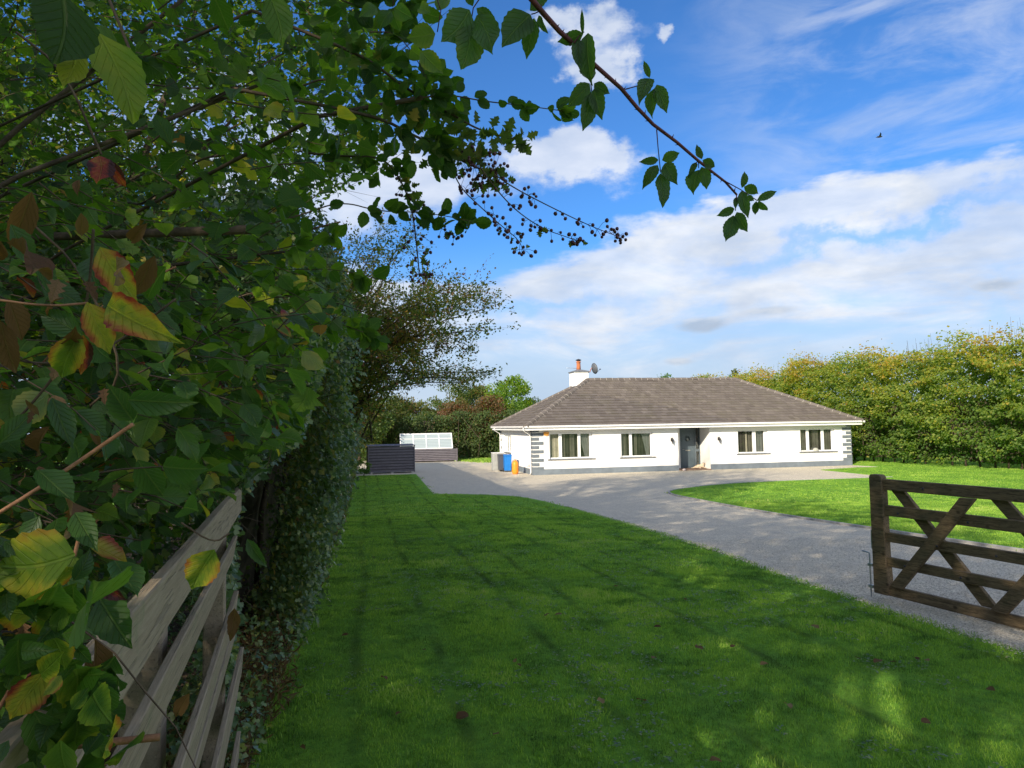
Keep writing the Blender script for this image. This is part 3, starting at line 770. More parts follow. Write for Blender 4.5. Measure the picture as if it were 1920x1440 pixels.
# chimney
q = MB(); q.box(3.78, 4.68, 4.7, 5.75, 4.0, 5.84); ch = q.build('chimney', M['white_wall'], house)
q = MB(); q.box(3.76, 4.70, 4.68, 5.77, 4.0, 4.98); q.build('flashing', M['lead'], ch)
q = MB(); cx, cy = 4.23, 5.22
q.add([(3.72, 4.64, 5.84), (4.74, 4.64, 5.84), (4.74, 5.81, 5.84), (3.72, 5.81, 5.84), (3.72, 4.64, 5.90), (4.74, 4.64, 5.90), (4.74, 5.81, 5.90), (3.72, 5.81, 5.90), (cx, cy, 6.06)],
      [(0, 3, 2, 1), (0, 1, 5, 4), (1, 2, 6, 5), (2, 3, 7, 6), (3, 0, 4, 7), (4, 5, 8), (5, 6, 8), (6, 7, 8), (7, 4, 8)]); q.build('chimney_cap', M['lead'], ch)
q = MB(); q.lathe((cx, cy, 5.98), [(.14, 0), (.125, .3), (.12, .48), (.15, .5), (.15, .55)], 14); q.build('chimney_pot', M['clay'], ch)
q = MB(); q.lathe((cx, cy, 6.55), [(.02, 0), (.10, .0), (.10, .02), (.18, .05), (.18, .08), (.03, .14)], 12); q.build('pot_cowl', M['black_metal'], ch)
# dish
q = MB(); q.tube([(4.68, 4.9, 5.80), (4.85, 4.85, 5.86), (4.88, 4.85, 6.02)], .025, 6)
q.tube([(4.87, 4.85, 5.95), (4.95, 4.85, 6.10), (4.98, 4.85, 6.10)], .02, 6); dsh = q.build('satellite_dish', M['clay'], house)
v = []; f = []; nd = 20; c0 = np.array([5.05, 4.82, 6.05]); ax = np.array([.92, .30, .2]); ax /= np.linalg.norm(ax); aa = np.cross(ax, (0, 0, 1)); aa /= np.linalg.norm(aa); bb = np.cross(aa, ax)
for k, (r, dd) in enumerate([(.0, 0), (.12, .012), (.24, .05), (.34, .10), (.345, .095), (.24, .04), (.12, .0), (.0, -.015)]):
    for j in range(nd):
        tt = 2*math.pi*j/nd; v.append(c0+ax*dd+r*(aa*.92*math.cos(tt)+bb*math.sin(tt)))
for k in range(7):
    for j in range(nd): f.append((k*nd+j, k*nd+(j+1) % nd, (k+1)*nd+(j+1) % nd, (k+1)*nd+j))
MB().add(v, f, True).build('reflector', M['dish'], dsh)
q = MB(); q.tube([c0-bb*.33+ax*.09, c0+ax*.5-bb*.12], .012, 5); q.lathe(tuple(c0+ax*.5-bb*.12), [(.03, -.04), (.035, .04)], 8, 0); q.build('feed_arm', M['black_metal'], dsh)
q = MB(); q.tube([(3.4, 5.1, 6.12), (4.1, 5.2, 6.1)], .010, 5); q.tube([(3.55, 4.95, 6.12), (3.55, 5.3, 6.12)], .006, 4); q.build('aerial', M['galv'], ch)

# dog lying in the porch
def H(s_, t_, z): return tuple(HM @ Vector((s_, t_, z)))
def skin_fig(name, joints, edges, mat, parent=None, sub=2):
    me = bpy.data.meshes.new(name); me.from_pydata([j[:3] for j in joints], edges, []); me.materials.append(mat)
    o = link(name, me, parent); mo_ = o.modifiers.new('Skin', 'SKIN'); o.modifiers.new('Sub', 'SUBSURF').levels = sub; o.modifiers['Sub'].render_levels = sub
    for i, j in enumerate(joints):
        sv = me.skin_vertices[0].data[i]; r = j[3]; sv.radius = (r, r) if not hasattr(r, '__len__') else r
    me.skin_vertices[0].data[0].use_root = True
    return o
dj = [(0, 0, .15, .13), (.20, 0, .16, .14), (.36, .0, .20, .12), (.44, -.01, .29, .075), (.50, -.03, .34, .08), (.58, -.06, .33, .045), (.62, -.075, .32, .032),
      (-.20, 0, .13, .12), (-.30, .02, .08, .05), (-.42, .06, .05, .03), (-.52, .12, .045, .02),
      (.36, -.12, .09, .05), (.48, -.15, .045, .035), (.62, -.16, .035, .03), (.36, .12, .09, .05), (.52, .13, .04, .035), (.63, .13, .035, .03),
      (-.14, -.16, .10, .07), (.00, -.20, .05, .04), (.10, -.21, .035, .03), (-.14, .15, .10, .07), (-.28, .2, .05, .04)]
de = [(0, 1), (1, 2), (2, 3), (3, 4), (4, 5), (5, 6), (0, 7), (7, 8), (8, 9), (9, 10), (2, 11), (11, 12), (12, 13), (2, 14), (14, 15), (15, 16), (7, 17), (17, 18), (18, 19), (7, 20), (20, 21)]
dog = empty('dog', H(9.72, .62, .05), HYAW+.15); dog.scale = (.78,)*3
tag(dog, 'cream dog lying on the step in front of the grey front door', 'dog')
skin_fig('body', dj, de, M['dog'], dog)
for sgn in (-1, 1):
    q = MB(); b_ = np.array([.47, -.02+sgn*.06, .39])
    q.add([b_+(-.03, 0, 0), b_+(.03, 0, .01), b_+(.02, sgn*.05, -.09), b_+(-.02, sgn*.045, -.07), b_+(0, sgn*.02, .015)], [(0, 1, 4), (0, 4, 3), (4, 1, 2), (4, 2, 3), (0, 3, 2, 1)], True); q.build('ear', M['brown_tile'], dog)
q = MB(); q.lathe((.655, -.085, .325), [(.004, -.02), (.018, -.01), (.018, .008), (.004, .02)], 8); q.build('nose', M['nose'], dog)
q = MB(); q.lathe(H(8.42, -.32, 0.), [(.06, 0), (.10, .04), (.09, .10), (.04, .13)], 9); tag(q.build('garden_stone', M['stonepale']), 'small pinkish stone at the left corner of the porch step', 'stone')

# ------------------------------------------------------------------ things beside the house
gx = empty('utility_cabinet', (-1.18, 40.9, 0), .2); tag(gx, 'pale grey metal cabinet standing left of the blue bin by the side wall', 'cabinet')
q = MB(); q.box(0, .66, 0, .55, .05, 1.04); q.build('body', M['grey_box'], gx, .01)
q = MB(); q.box(-.02, .68, -.02, .57, 1.04, 1.08); q.build('lid', M['upvc'], gx, .006)
q = MB(); q.box(.02, .64, -.014, -.002, .10, 1.0); q.build('door_panel', M['grey_box'], gx, .004)
q = MB(); q.box(.01, .65, .01, .54, 0, .05); q.build('base', M['cement'], gx)
q = MB(); q.tube([(.6, -.02, .85), (.72, -.08, .8), (.75, -.05, .6), (.7, 0, .45)], .02, 6); q.build('hose', M['cement'], gx)
bn = empty('wheelie_bin', (-.50, 40.0, 0), .15); tag(bn, 'blue wheelie bin with dark grey side between the cabinet and orange cylinder', 'bin')
q = MB(); v = [(.03, .03, .08), (.50, .03, .08), (.50, .55, .08), (.03, .55, .08), (0, -.03, .92), (.54, -.03, .92), (.54, .62, .92), (0, .62, .92)]
q.add(v, [(0, 3, 2, 1), (0, 1, 5, 4), (1, 2, 6, 5), (2, 3, 7, 6), (3, 0, 4, 7), (4, 5, 6, 7)]); q.build('body', M['bin_blue'], bn, .015)
q = MB(); q.prism([(-.02, -.06, .925), (-.02, .66, .925), (-.02, .66, .96), (-.02, .3, 1.0), (-.02, -.05, .96)], (0, 0, 0), (.58, 0, 0)); q.build('lid', M['bin_blue'], bn, .01)
for sx in (-.03, .52):
    q = MB(); q.lathe((sx, .5, .1), [(.03, 0), (.10, .0), (.10, .05), (.03, .05)], 14, 0); q.build('wheel', M['black_metal'], bn)
q = MB(); q.tube([(.02, .66, .90), (.02, .72, .93), (.52, .72, .93), (.52, .66, .90)], .015, 6); q.build('handle', M['bin_dark'], bn)
bn.scale = (.78, 1, 1)
b2 = empty('wheelie_bin', (-.70, 40.5, 0), .15); tag(b2, 'dark grey wheelie bin half hidden behind the blue bin', 'bin')
q = MB(); q.add([(a*1. - .16, b, c) for a, b, c in v], [(0, 3, 2, 1), (0, 1, 5, 4), (1, 2, 6, 5), (2, 3, 7, 6), (3, 0, 4, 7), (4, 5, 6, 7)]); q.build('body', M['bin_dark'], b2, .015)
q = MB(); q.prism([(-.18, -.06, .925), (-.18, .66, .925), (-.18, .66, .96), (-.18, .3, 1.0), (-.18, -.05, .96)], (0, 0, 0), (.58, 0, 0)); q.build('lid', M['bin_dark'], b2, .01)
gc = empty('gas_cylinder', (.10, 38.35, 0)); tag(gc, 'tall orange gas cylinder beside the side wall, right of the blue bin', 'gas cylinder')
q = MB(); q.lathe((0, 0, .02), [(.10, 0), (.17, .03), (.18, .10), (.18, .52), (.16, .62), (.10, .69), (.04, .72)], 18); q.build('body', M['orange'], gc)
q = MB(); q.lathe((0, 0, .72), [(.03, 0), (.03, .05), (.05, .05), (.05, .09)], 8); q.build('valve', M['brass'], gc)
q = MB(); q.tube([(.09*math.cos(a), .09*math.sin(a), .70+.10*abs(math.sin(a))) for a in np.linspace(0, math.pi, 9)], .012, 6); q.build('handle', M['orange'], gc)
q = MB(); q.lathe((0, 0, 0), [(.15, 0), (.15, .04)], 16); q.build('foot_ring', M['orange'], gc)

def plank_box(name, label, loc, rz, w_, d_, h_, n, cat, foot=3, cap=.04):
    b = empty(name, loc, rz); tag(b, label, cat)
    ph = (h_-.08)/n
    for i in range(n):
        z0 = .08+i*ph; ins = .006*(i % 2)+random.uniform(0, .006)
        q = MB(); q.box(ins, w_-ins, 0-ins, .025-ins, z0+.004, z0+ph-.040); q.build('plank', M['dark_board'], b, .005)
        for sx in (0, w_-.025):
            q = MB(); q.box(sx, sx+.025, .027, d_, z0+.004, z0+ph-.040); q.build('plank', M['dark_board'], b, .005)
        q = MB(); q.box(ins, w_-ins, d_+.002, d_+.027, z0+.004, z0+ph-.040); q.build('plank', M['dark_board'], b, .005)
    q = MB(); q.box(.03, w_-.03, .03, d_-.005, .09, h_-.03); q.build('gap_shade', M['black_metal'], b)  # near-black box behind the planks, paints the shade in their gaps
    for sx in (-.012, w_-.05):
        q = MB(); q.box(sx, sx+.06, -.045, -.018, .05, h_+.01); q.build('corner_post', M['dark_board'], b, .006)
    for i in range(foot):
        fx = .12+(w_-.35)*i/(foot-1) if foot > 1 else w_*.3
        q = MB(); q.box(fx, fx+.16, -.06, .12, 0, .085); q.build('foot_block', M['cement'], b, .01)
    return b
bb1 = plank_box('bin_store', 'charcoal slatted timber store at the far end of the lawn, nearest of two', (-8.32, 40.3, 0), .29, 2.68, 1.0, 1.55, 9, 'timber box')
q = MB(); q.add([(-.03, -.05, 1.56), (2.71, -.05, 1.56), (2.71, 1.05, 1.62), (-.03, 1.05, 1.62), (-.03, -.05, 1.60), (2.71, -.05, 1.60), (2.71, 1.05, 1.66), (-.03, 1.05, 1.66)],
     [(0, 3, 2, 1), (4, 5, 6, 7), (0, 1, 5, 4), (1, 2, 6, 5), (2, 3, 7, 6), (3, 0, 4, 7)]); q.build('lid', M['dark_board'], bb1, .01)
cf = plank_box('cold_frame', 'long charcoal planter box under a white polycarbonate lean-to cover', (-8.75, 52.5, 0), .19, 4.6, 1.7, 1.0, 7, 'cold frame', 2)
cv = MB(); lx0, lx1, zb, zt = .35, 4.25, 1.02, 2.12
for x in np.linspace(lx0, lx1, 5):
    cv.obox((x, .55, (zb+zt)/2), (.03, 0, 0), (0, .42, .55*1.0), (0, -.02, .02))
cv.obox(((lx0+lx1)/2, .13, zb), ((lx1-lx0)/2, 0, 0), (0, .03, 0), (0, 0, .035)); cv.obox(((lx0+lx1)/2, .97, zt), ((lx1-lx0)/2+.03, 0, 0), (0, .03, 0), (0, 0, .035))
cv.obox(((lx0+lx1)/2, .67, zb+(zt-zb)*.66), ((lx1-lx0)/2, 0, 0), (0, .02, 0), (0, 0, .02))
cvo = cv.build('cover_frame', M['upvc'], cf)
xs4 = np.linspace(lx0, lx1, 5)
for i in range(4):
    q = MB(); q.obox(((xs4[i]+xs4[i+1])/2, .56, (zb+zt)/2), ((xs4[i+1]-xs4[i])/2-.03, 0, 0), (0, .41, .54), (0, -.004, .004)); q.build('panel', M['poly'], cvo)
q = MB(); q.prism([(lx0, .15, zb), (lx0, .97, zt), (lx0, 1.5, zb)], (0, 0, 0), (.01, 0, 0)); q.build('panel', M['poly'], cvo)
q = MB(); q.prism([(lx1-.01, .15, zb), (lx1-.01, .97, zt), (lx1-.01, 1.5, zb)], (0, 0, 0), (.01, 0, 0)); q.build('panel', M['poly'], cvo)

# ------------------------------------------------------------------ field gate
GY = math.atan2(-.93, .36)
gate = empty('field_gate', (3.93, 7.626, 0), GY); tag(gate, 'brown timber five-bar gate with crossed braces, standing open beside the gravel drive', 'gate')
def gbox(name, x0, x1, z0, z1, y0, y1, bev=.006, slant=0.):
    q = MB(); q.add([(x0, y0, z0), (x1, y0, z0+slant), (x1, y1, z0+slant), (x0, y1, z0), (x0, y0, z1), (x1, y0, z1+slant), (x1, y1, z1+slant), (x0, y1, z1)],
                    [(0, 3, 2, 1), (4, 5, 6, 7), (0, 1, 5, 4), (1, 2, 6, 5), (2, 3, 7, 6), (3, 0, 4, 7)])
    return q.build(name, M['gate_wood'], gate, bev)
q = MB(); q.prism([(-.07, 0, .775), (-.07, 0, 2.02), (-.05, 0, 2.045), (.06, 0, 2.045), (.085, 0, 2.02), (.095, 0, 1.9), (.10, 0, 1.2), (.12, 0, .80), (.11, 0, .775)], (0, -.045, 0), (0, .045, 0)); q.build('stile', M['gate_wood'], gate, .008)
GL = 3.3
for z0, z1 in ((1.885, 2.0), (1.615, 1.725), (1.34, 1.44), (1.08, 1.18), (.775, .885)):
    gbox('rail', .085, GL, z0, z1, -.022, .022)
for k in range(3):
    x0 = .16+k*1.06; 
    for (xa, za, xb, zb_, yy) in ((x0, .885, x0+.83, 1.885, -.046), (x0+.0, 1.885, x0+.92, .885, .046)):
        dv = np.array([xb-xa, 0, zb_-za]); ln = np.linalg.norm(dv); dv /= ln; nv_ = np.array([-dv[2], 0, dv[0]])
        hw = .058
        a0 = np.array([xa, 0, za]); b0 = np.array([xb, 0, zb_])
        pl = []
        kx = hw/abs(dv[2])
        pl = [(xa-kx*.2, 0, za), (xa+kx*1.8, 0, za), (xb+kx*1.8, 0, zb_), (xb-kx*.2, 0, zb_)]
        q = MB(); q.prism(pl, (0, yy-.022, 0), (0, yy+.022, 0)); q.build('brace', M['gate_wood'], gate, .005)
q = MB(); q.box(GL-.02, GL+.10, -.045, .045, .775, 2.1); q.build('stile', M['gate_wood'], gate, .008)
q = MB(); q.tube([(-.115, -.03, .58), (-.115, -.03, 1.18), (-.115, -.03, 1.19), (-.2, -.04, 1.20)], .008, 6)
q.box(-.13, -.075, -.05, -.02, 1.05, 1.08); q.box(-.13, -.075, -.05, -.02, .82, .85); q.build('drop_bolt', M['galv'], gate)
q = MB(); q.box(-.085, -.07, -.035, .035, 1.24, 1.44); q.box(-.10, -.085, -.02, .02, 1.27, 1.40); q.build('latch', M['galv'], gate, .003)
for (bx_, bz) in ((.30, 1.66), (1.05, 1.66), (.72, 1.39), (.95, 1.13), (.35, 1.13), (.60, 1.94), (1.3, 1.39)):
    q = MB(); q.lathe((bx_, -.075, bz), [(.001, -.003), (.012, 0), (.012, .006)], 8, 1); q.build('bolt', M['black_metal'], gate)
gp = empty('gate_post', (3.93+.36*3.52, 7.626-.93*3.52, 0), GY); tag(gp, 'square timber post on which the field gate hangs, just beyond the right edge', 'post')
q = MB(); q.box(0, .18, -.09, .09, .75, 2.35); q.build('post', M['gate_wood'], gp, .01)

# ------------------------------------------------------------------ leaf templates
def leaf_template(kind, seg=8, var=0):
    """unit leaf: y 0..1 along the midrib, x across; returns verts, quads/tri faces padded as quads, luv"""
    ts = np.linspace(0, 1, seg+1); V = []; UVW = []; Fc = []
    def wid(t, side, i):
        if kind == 'bramble':
            w0 = .42*math.sin(math.pi*min(1, t**.74))**.80*(1-.18*t); w0 *= (1+.045*(-1)**i)
            if t > .72: w0 *= max(.14, 1-(t-.72)*3.4)
        elif kind == 'hazel':
            w0 = .36*math.sin(math.pi*t**.82)**.66; w0 *= (1+.05*(-1)**i)
            if t > .85: w0 *= .7
        elif kind == 'lobed':
            w0 = .44*math.sin(math.pi*t**.8)**.7*(1, .52, 1.25, .55, 1.15, .5, .9, .6, 1)[i % 9]
        elif kind == 'maple':
            w0 = (.05, .42, .30, .62, .34, .46, .20, .22, .0)[min(i, 8)]*1.1
        elif kind == 'ivy':
            w0 = (.30, .55, .40, .46, .22, .16, .08, .03, 0)[min(i, 8)]
        else:
            w0 = .36*math.sin(math.pi*t**.85)
        return w0 if 0 < t < 1 or kind == 'ivy' else 0.0
    for i, t_ in enumerate(ts):
        z = (-.22, -.5, .05, -.1)[var]*(t_-.3)**2; xo = (0, .06, -.08, .03)[var]*math.sin(t_*3.)
        wl = wid(t_, -1, i); wr = wid(t_, 1, i+1 if kind in ('bramble', 'hazel') else i)
        fw = (.30, .5, .15, .38)[var]; fl_ = (0, .05, .07, -.04)[var]*math.sin(t_*9)
        sw = .06 if kind in ('bramble',) else .03
        V += [(xo-wl, t_+(sw if 0 < t_ < 1 else 0), z+fw*wl+fl_), (xo, t_, z), (xo+wr, t_+(sw if 0 < t_ < 1 else 0), z+fw*wr-fl_)]
        UVW += [(-wl/.45, t_, t_), (0, t_, t_), (wr/.45, t_, t_)]
    for i in range(seg):
        a = i*3; Fc += [(a, a+1, a+4, a+3), (a+1, a+2, a+5, a+4)]
    return np.array(V, float), np.array(Fc), np.array(UVW, float)
TEM = {k: leaf_template(k) for k in ('bramble', 'hazel', 'lobed', 'maple', 'ivy')}
HT_ = {}
for k_, sg_ in (('bramble', 15), ('hazel', 11), ('lobed', 8), ('maple', 8), ('ivy', 8)):
    for v_ in range(4): HT_[k_, v_] = leaf_template(k_, sg_, v_)
TEM['mid'] = leaf_template('hazel', 3)
TEM['midlobe'] = (np.array([(0, 0, 0), (-.4, .35, .08), (-.15, .5, 0), (-.3, .8, .05), (0, 1, -.1), (.3, .8, .05), (.15, .5, 0), (.4, .35, .08)], float),
                  np.array([(0, 6, 2, 1), (0, 7, 6, 6), (2, 4, 3, 3), (2, 6, 5, 4)]), np.zeros((8, 3)))
TEM['midlobe'] = (TEM['midlobe'][0], np.array([(1, 0, 7, 6), (1, 6, 2, 2), (2, 6, 5, 4), (2, 4, 3, 3)]), np.zeros((8, 3)))
TEM['low'] = (np.array([(0, 0, 0), (-.36, .5, .10), (0, 1, -.05), (.36, .5, .10)], float), np.array([(0, 1, 2), (0, 2, 3)]), np.array([(0, 0, 0), (-.8, .5, .5), (0, 1, 1), (.8, .5, .5)], float))
TEM['lowq'] = (TEM['low'][0], np.array([(0, 1, 2, 3)]), TEM['low'][2])

def frames(Dv, Nv):
    Y = Dv/np.linalg.norm(Dv, axis=1, keepdims=True)
    X = np.cross(Y, Nv); X /= np.linalg.norm(X, axis=1, keepdims=True)+1e-9
    Z = np.cross(X, Y)
    return X, Y, Z
SUNV = np.array(sd)
GAPS = [(np.array([1.22, 4.0, .84]), .25), (np.array([2.27, 4.75, .82]), .21), (np.array([1.10, 3.7, .84]), .20)]
def leaf_mass(name, P, Dv, Nv, size, tint, tem, mat, parent=None, wscale=1.):
    if parent is not None and P[:, 1].min() < 9:            # leaves removed along sun rays to shape lit patches on the lawn
        k_ = np.ones(len(P), bool)
        for g0, gr in GAPS:
            q_ = P-g0; al_ = q_@SUNV; dd_ = np.linalg.norm(q_-al_[:, None]*SUNV, axis=1); k_ &= ~((dd_ < gr*(1+.01*al_)+RNG.normal(0, .03, len(P))) & (al_ > .3))
        P, Dv, Nv, size, tint = P[k_], Dv[k_], Nv[k_], size[k_], tint[k_]
    V0, F0, U0_ = TEM[tem]; n = len(P); k = len(V0)
    X, Y, Z = frames(Dv, Nv); s = size[:, None, None]
    V = P[:, None, :]+s*(V0[None, :, 0:1]*wscale*X[:, None, :]+V0[None, :, 1:2]*Y[:, None, :]+V0[None, :, 2:3]*Z[:, None, :])
    if F0.shape[1] == 4 and np.any(F0[:, 2] == F0[:, 3]):   # split to triangles
        tri = []
        for f in F0:
            tri.append((f[0], f[1], f[2]));
            if f[2] != f[3]: tri.append((f[0], f[2], f[3]))
        F0 = np.array(tri)
    Fc = (F0[None]+(np.arange(n)*k)[:, None, None]).reshape(-1, F0.shape[1])
    me = mesh_np(name, V.reshape(-1, 3), Fc, mat, np.repeat(tint, k), np.tile(U0_, (n, 1)), smooth=len(F0) > 4)
    o = link(name, me, parent); o['kind'] = 'stuff'; return o
def rvec(n): v = RNG.normal(size=(n, 3)); return v/np.linalg.norm(v, axis=1, keepdims=True)
LEAFMESH = {}
def leaf_mesh(tem, mat):
    vr = int(RNG.integers(0, 4))
    if (tem, mat, vr) not in LEAFMESH:
        V0, F0, U0_ = HT_[tem, vr]
        LEAFMESH[(tem, mat, vr)] = mesh_np(tem+'_leaf', V0, F0, M[mat], np.zeros(len(V0)), U0_, True)
    return LEAFMESH[(tem, mat, vr)]
def hero_leaf(parent, a, b, wr, tint, tem='bramble', mat='bramble', roll=None, name='leaf', normal=None, curl=0.):
    """one leaf object from point a (base) to b (tip)"""
    a, b = np.array(a, float), np.array(b, float); d = b-a; ln = np.linalg.norm(d); d /= ln
    n = normal if normal is not None else (CAM-a)/np.linalg.norm(CAM-a)
    n = np.array(n)+RNG.normal(0, .22, 3) if roll is None else np.array(n)
    x = np.cross(d, n); x /= np.linalg.norm(x); z = np.cross(x, d)
    o = bpy.data.objects.new(name, leaf_mesh(tem, mat)); COL.objects.link(o); o.parent = parent
    o.color = (tint, 0, 0, 1)
    nat = {'bramble': .92, 'hazel': .72, 'lobed': .9, 'maple': 1.2, 'ivy': 1.1}[tem]
    sx = ln*wr/nat
    mt_ = Matrix.Identity(4)
    for i in range(3): mt_[i][0] = x[i]*sx; mt_[i][1] = d[i]*ln; mt_[i][2] = z[i]*ln*.8; mt_[i][3] = a[i]
    if parent: mt_ = Matrix.Translation(parent.location).inverted() @ mt_ if not parent.parent else mt_
    o.matrix_basis = mt_
    return o
def P7(x, y): return 640+x/3, y/3
def P4(x, y): return 1000+x/4, 100+y/4

# ------------------------------------------------------------------ arching bramble cane against the sky (roots at origin empties)
def plant_root(name, label, cat, group=None):
    o = empty(name, (0, 0, 0)); tag(o, label, cat, group); return o
arch = plant_root('bramble', 'long thorny bramble cane arching down across the blue sky, leaves in fives', 'bramble')
stem_px = [P7(900, -260), P7(1040, -40), P7(1140, 80), P7(1230, 180), P7(1310, 250), P7(1430, 370)]+[P4(660, 265), P4(780, 410), P4(900, 535), P4(1080, 670), P4(1230, 800), P4(1330, 880), P4(1440, 965), P4(1525, 1060)]
nS = len(stem_px); deps = [1.02+.030*i for i in range(nS)]
spts = [at(x, y, d) for (x, y), d in zip(stem_px, deps)]
# the cane comes over from the hedge on the left, above the picture
spts = [np.array([-2.1, 1.5, .9]), np.array([-1.9, 1.4, 2.4]), np.array([-1.2, 1.2, 3.45]), np.array([-.55, 1.05, 3.72])]+spts
q = MB(); q.tube(spts, [.007, .007, .006, .0055]+[.0048-.0002*i for i in range(nS)], 7); q.build('cane', M['cane'], arch)
thorn = MB()
for i in range(4, len(spts)-1):
    for k in range(3):
        a = spts[i]+(spts[i+1]-spts[i])*(k+.3)/3; d = RNG.normal(size=3); ax = spts[i+1]-spts[i]; ax /= np.linalg.norm(ax); d -= ax*(d@ax); d /= np.linalg.norm(d)
        d = d-ax*.4; thorn.tube([a, a+d*.0085], [.0018, .0002], 4)
to = thorn.build('thorns', M['cane'], arch); to['kind'] = 'stuff'
def stalk(parent, pts, r=.0012, mat='cane', name='leaf_stalk'):
    q = MB(); q.tube(pts, [r]+[r*.8]*(len(pts)-1), 5); return q.build(name, M[mat], parent)
def comp_leaf(par, stalk_pts, leaflets, conv, dep, tint=.22, mat='bramble', tem='bramble'):
    """a compound leaf: stalk + leaflets given as base, tip, width ratio"""
    sp = [at(*conv(*p), dep+i*.01) for i, p in enumerate(stalk_pts)]
    so_ = stalk(par, sp)
    so_.name = 'leaf'
    for (bx_, by_, tx, ty, wr) in leaflets:
        dd = RNG.normal(0, .012)
        hero_leaf(so_, at(*conv(bx_, by_), dep+.01), at(*conv(tx, ty), dep+.01+dd), wr, tint+RNG.normal(0, .05), tem, mat, name='leaflet')
    return so_
comp_leaf(arch, [(470, 90), (440, 160), (432, 235), (440, 300)], [(425, 225, 262, 400, .66), (432, 300, 378, 578, .56), (455, 262, 520, 482, .62), (455, 225, 572, 302, .72), (432, 210, 398, 20, .5), (405, 150, 345, 130, .5)], P4, 1.17)
comp_leaf(arch, [(690, 270), (805, 238), (880, 215)], [(872, 185, 828, 52, .42), (875, 180, 803, 355, .55), (905, 260, 885, 478, .5), (925, 232, 1000, 442, .55)], P4, 1.24)
comp_leaf(arch, [(925, 570), (935, 700), (945, 800), (955, 895)], [(940, 800, 795, 815, .47), (965, 802, 1098, 745, .72), (935, 835, 825, 1012, .5), (985, 820, 1078, 968, .68), (952, 900, 970, 1158, .42)], P4, 1.30)
comp_leaf(arch, [(1235, 800), (1240, 830), (1240, 860)], [(1264, 795, 1230, 686, .45), (1270, 800, 1368, 850, .8), (1225, 815, 1168, 925, .4), (1238, 870, 1195, 1046, .78), (1262, 850, 1297, 1022, .62)], P4, 1.32)
comp_leaf(arch, [(1525, 1060), (1520, 1120), (1515, 1180)], [(1510, 1165, 1375, 1220, .52), (1500, 1215, 1440, 1415, .6), (1525, 1190, 1605, 1338, .64), (1525, 1075, 1515, 1165, .45), (1560, 1030, 1612, 1235, .45)], P4, 1.36)
comp_leaf(arch, [(1440, 960), (1560, 1025), (1680, 1105)], [(1565, 1010, 1587, 880, .5), (1580, 1000, 1688, 1055, .75), (1600, 1070, 1655, 1105, .8), (1675, 1105, 1830, 1030, .42), (1672, 1108, 1665, 1212, .6), (1690, 1105, 1755, 1187, .6)], P4, 1.37)
comp_leaf(arch, [(1120, 60), (1090, 75), (1070, 80)], [(1065, 80, 905, 258, .72), (1085, 100, 1040, 328, .52), (1110, 85, 1160, 188, .42), (1060, 60, 1180, -40, .6)], P7, 1.08)
comp_leaf(arch, [(1310, 240), (1340, 200), (1365, 180)], [(1362, 190, 1218, 238, .62), (1358, 200, 1352, 45, .2), (1330, 215, 1345, 398, .42), (1385, 180, 1402, 462, .45)], P7, 1.12)
comp_leaf(arch, [(900, -150), (800, -40), (742, 45), (728, 130)], [(722, 55, 560, 235, .82), (725, 140, 672, 392, .80), (762, 85, 850, 307, .62), (760, 45, 868, 130, .6), (740, 35, 690, -70, .6)], P7, 1.05)
comp_leaf(arch, [(520, -60), (560, 60), (540, 180)], [(530, 190, 372, 215, .95), (445, 285, 572, 412, .72), (540, 60, 605, -30, .8), (500, 70, 420, 40, .7)], P7, 1.15, .45)
comp_leaf(arch, [(300, -60), (290, 40)], [(280, 60, 215, 160, .8), (290, 60, 330, 175, .8), (300, 40, 400, 100, .8), (200, 40, 110, 90, .7)], P7, 1.3, .3)

# ------------------------------------------------------------------ fence
fence = plant_root('board_fence', 'weathered grey horizontal board fence half buried in brambles, bottom left', 'fence')
FD = np.array([-.3, .954, 0]); FE = np.array([-1.36, 3.4, 0]); FN = np.array([.954, .3, 0])
def board(z0, z1, s0, s1, off=0., th=.02, tilt=0., sag=0., name='board'):
    """s is the distance from the far end towards the camera"""
    n = 10; v = []; f = []
    for i in range(n+1):
        s_ = s0+(s1-s0)*i/n; base = FE-FD*s_
        w_ = math.sin(i*.9+z0*9)*.004
        dz = sag*(i/n)+(.0 if i else 0)
        for (a, z) in ((off, z0+dz+w_), (off+th, z0+dz+w_), (off+th+tilt, z1+dz-w_), (off+tilt, z1+dz-w_)):
            v.append(base+FN*a+np.array([0, 0, z+CAMH]))
    for i in range(n):
        for j in range(4): f.append((i*4+j, i*4+(j+1) % 4, (i+1)*4+(j+1) % 4, (i+1)*4+j))
    f += [(0, 1, 2, 3), (n*4+3, n*4+2, n*4+1, n*4)]
    o = MB().add(v, f); ob = o.build(name, None, fence, .003); ob.data.materials.append(M['grey_fence']); return ob
# material whose grain runs along the fence
mt, t = new_mat('silvered_fence_board'); p0 = t.pos(); q0 = t.map(p0, (1, 1, 1), (0, 0, 0), (0, 0, -math.atan2(.954, -.3)))
qq = t.map(q0, (2.2, 26, 34)); wv = t.noise(qq, 1.5, 8, .65, 1.2); fine = t.noise(t.map(q0, (6, 120, 120)), 1.6, 5, .7)
ff = t.math('ADD', t.math('MULTIPLY', wv, .6), t.math('MULTIPLY', fine, .4))
c = t.ramp(ff, [(.3, (.21, .165, .112)), (.5, (.30, .245, .175)), (.7, (.40, .335, .25))])
crk = t.rng(t.noise(t.map(q0, (3.0, 60, 60)), 1.7, 3, .5), .59, .65)
c = t.mix(t.math('MULTIPLY', crk, .35), c, (.09, .08, .07))
c = t.mix(t.rng(t.noise(p0, 7, 6, .7), .55, .75, 0, .55), c, (.17, .20, .10))
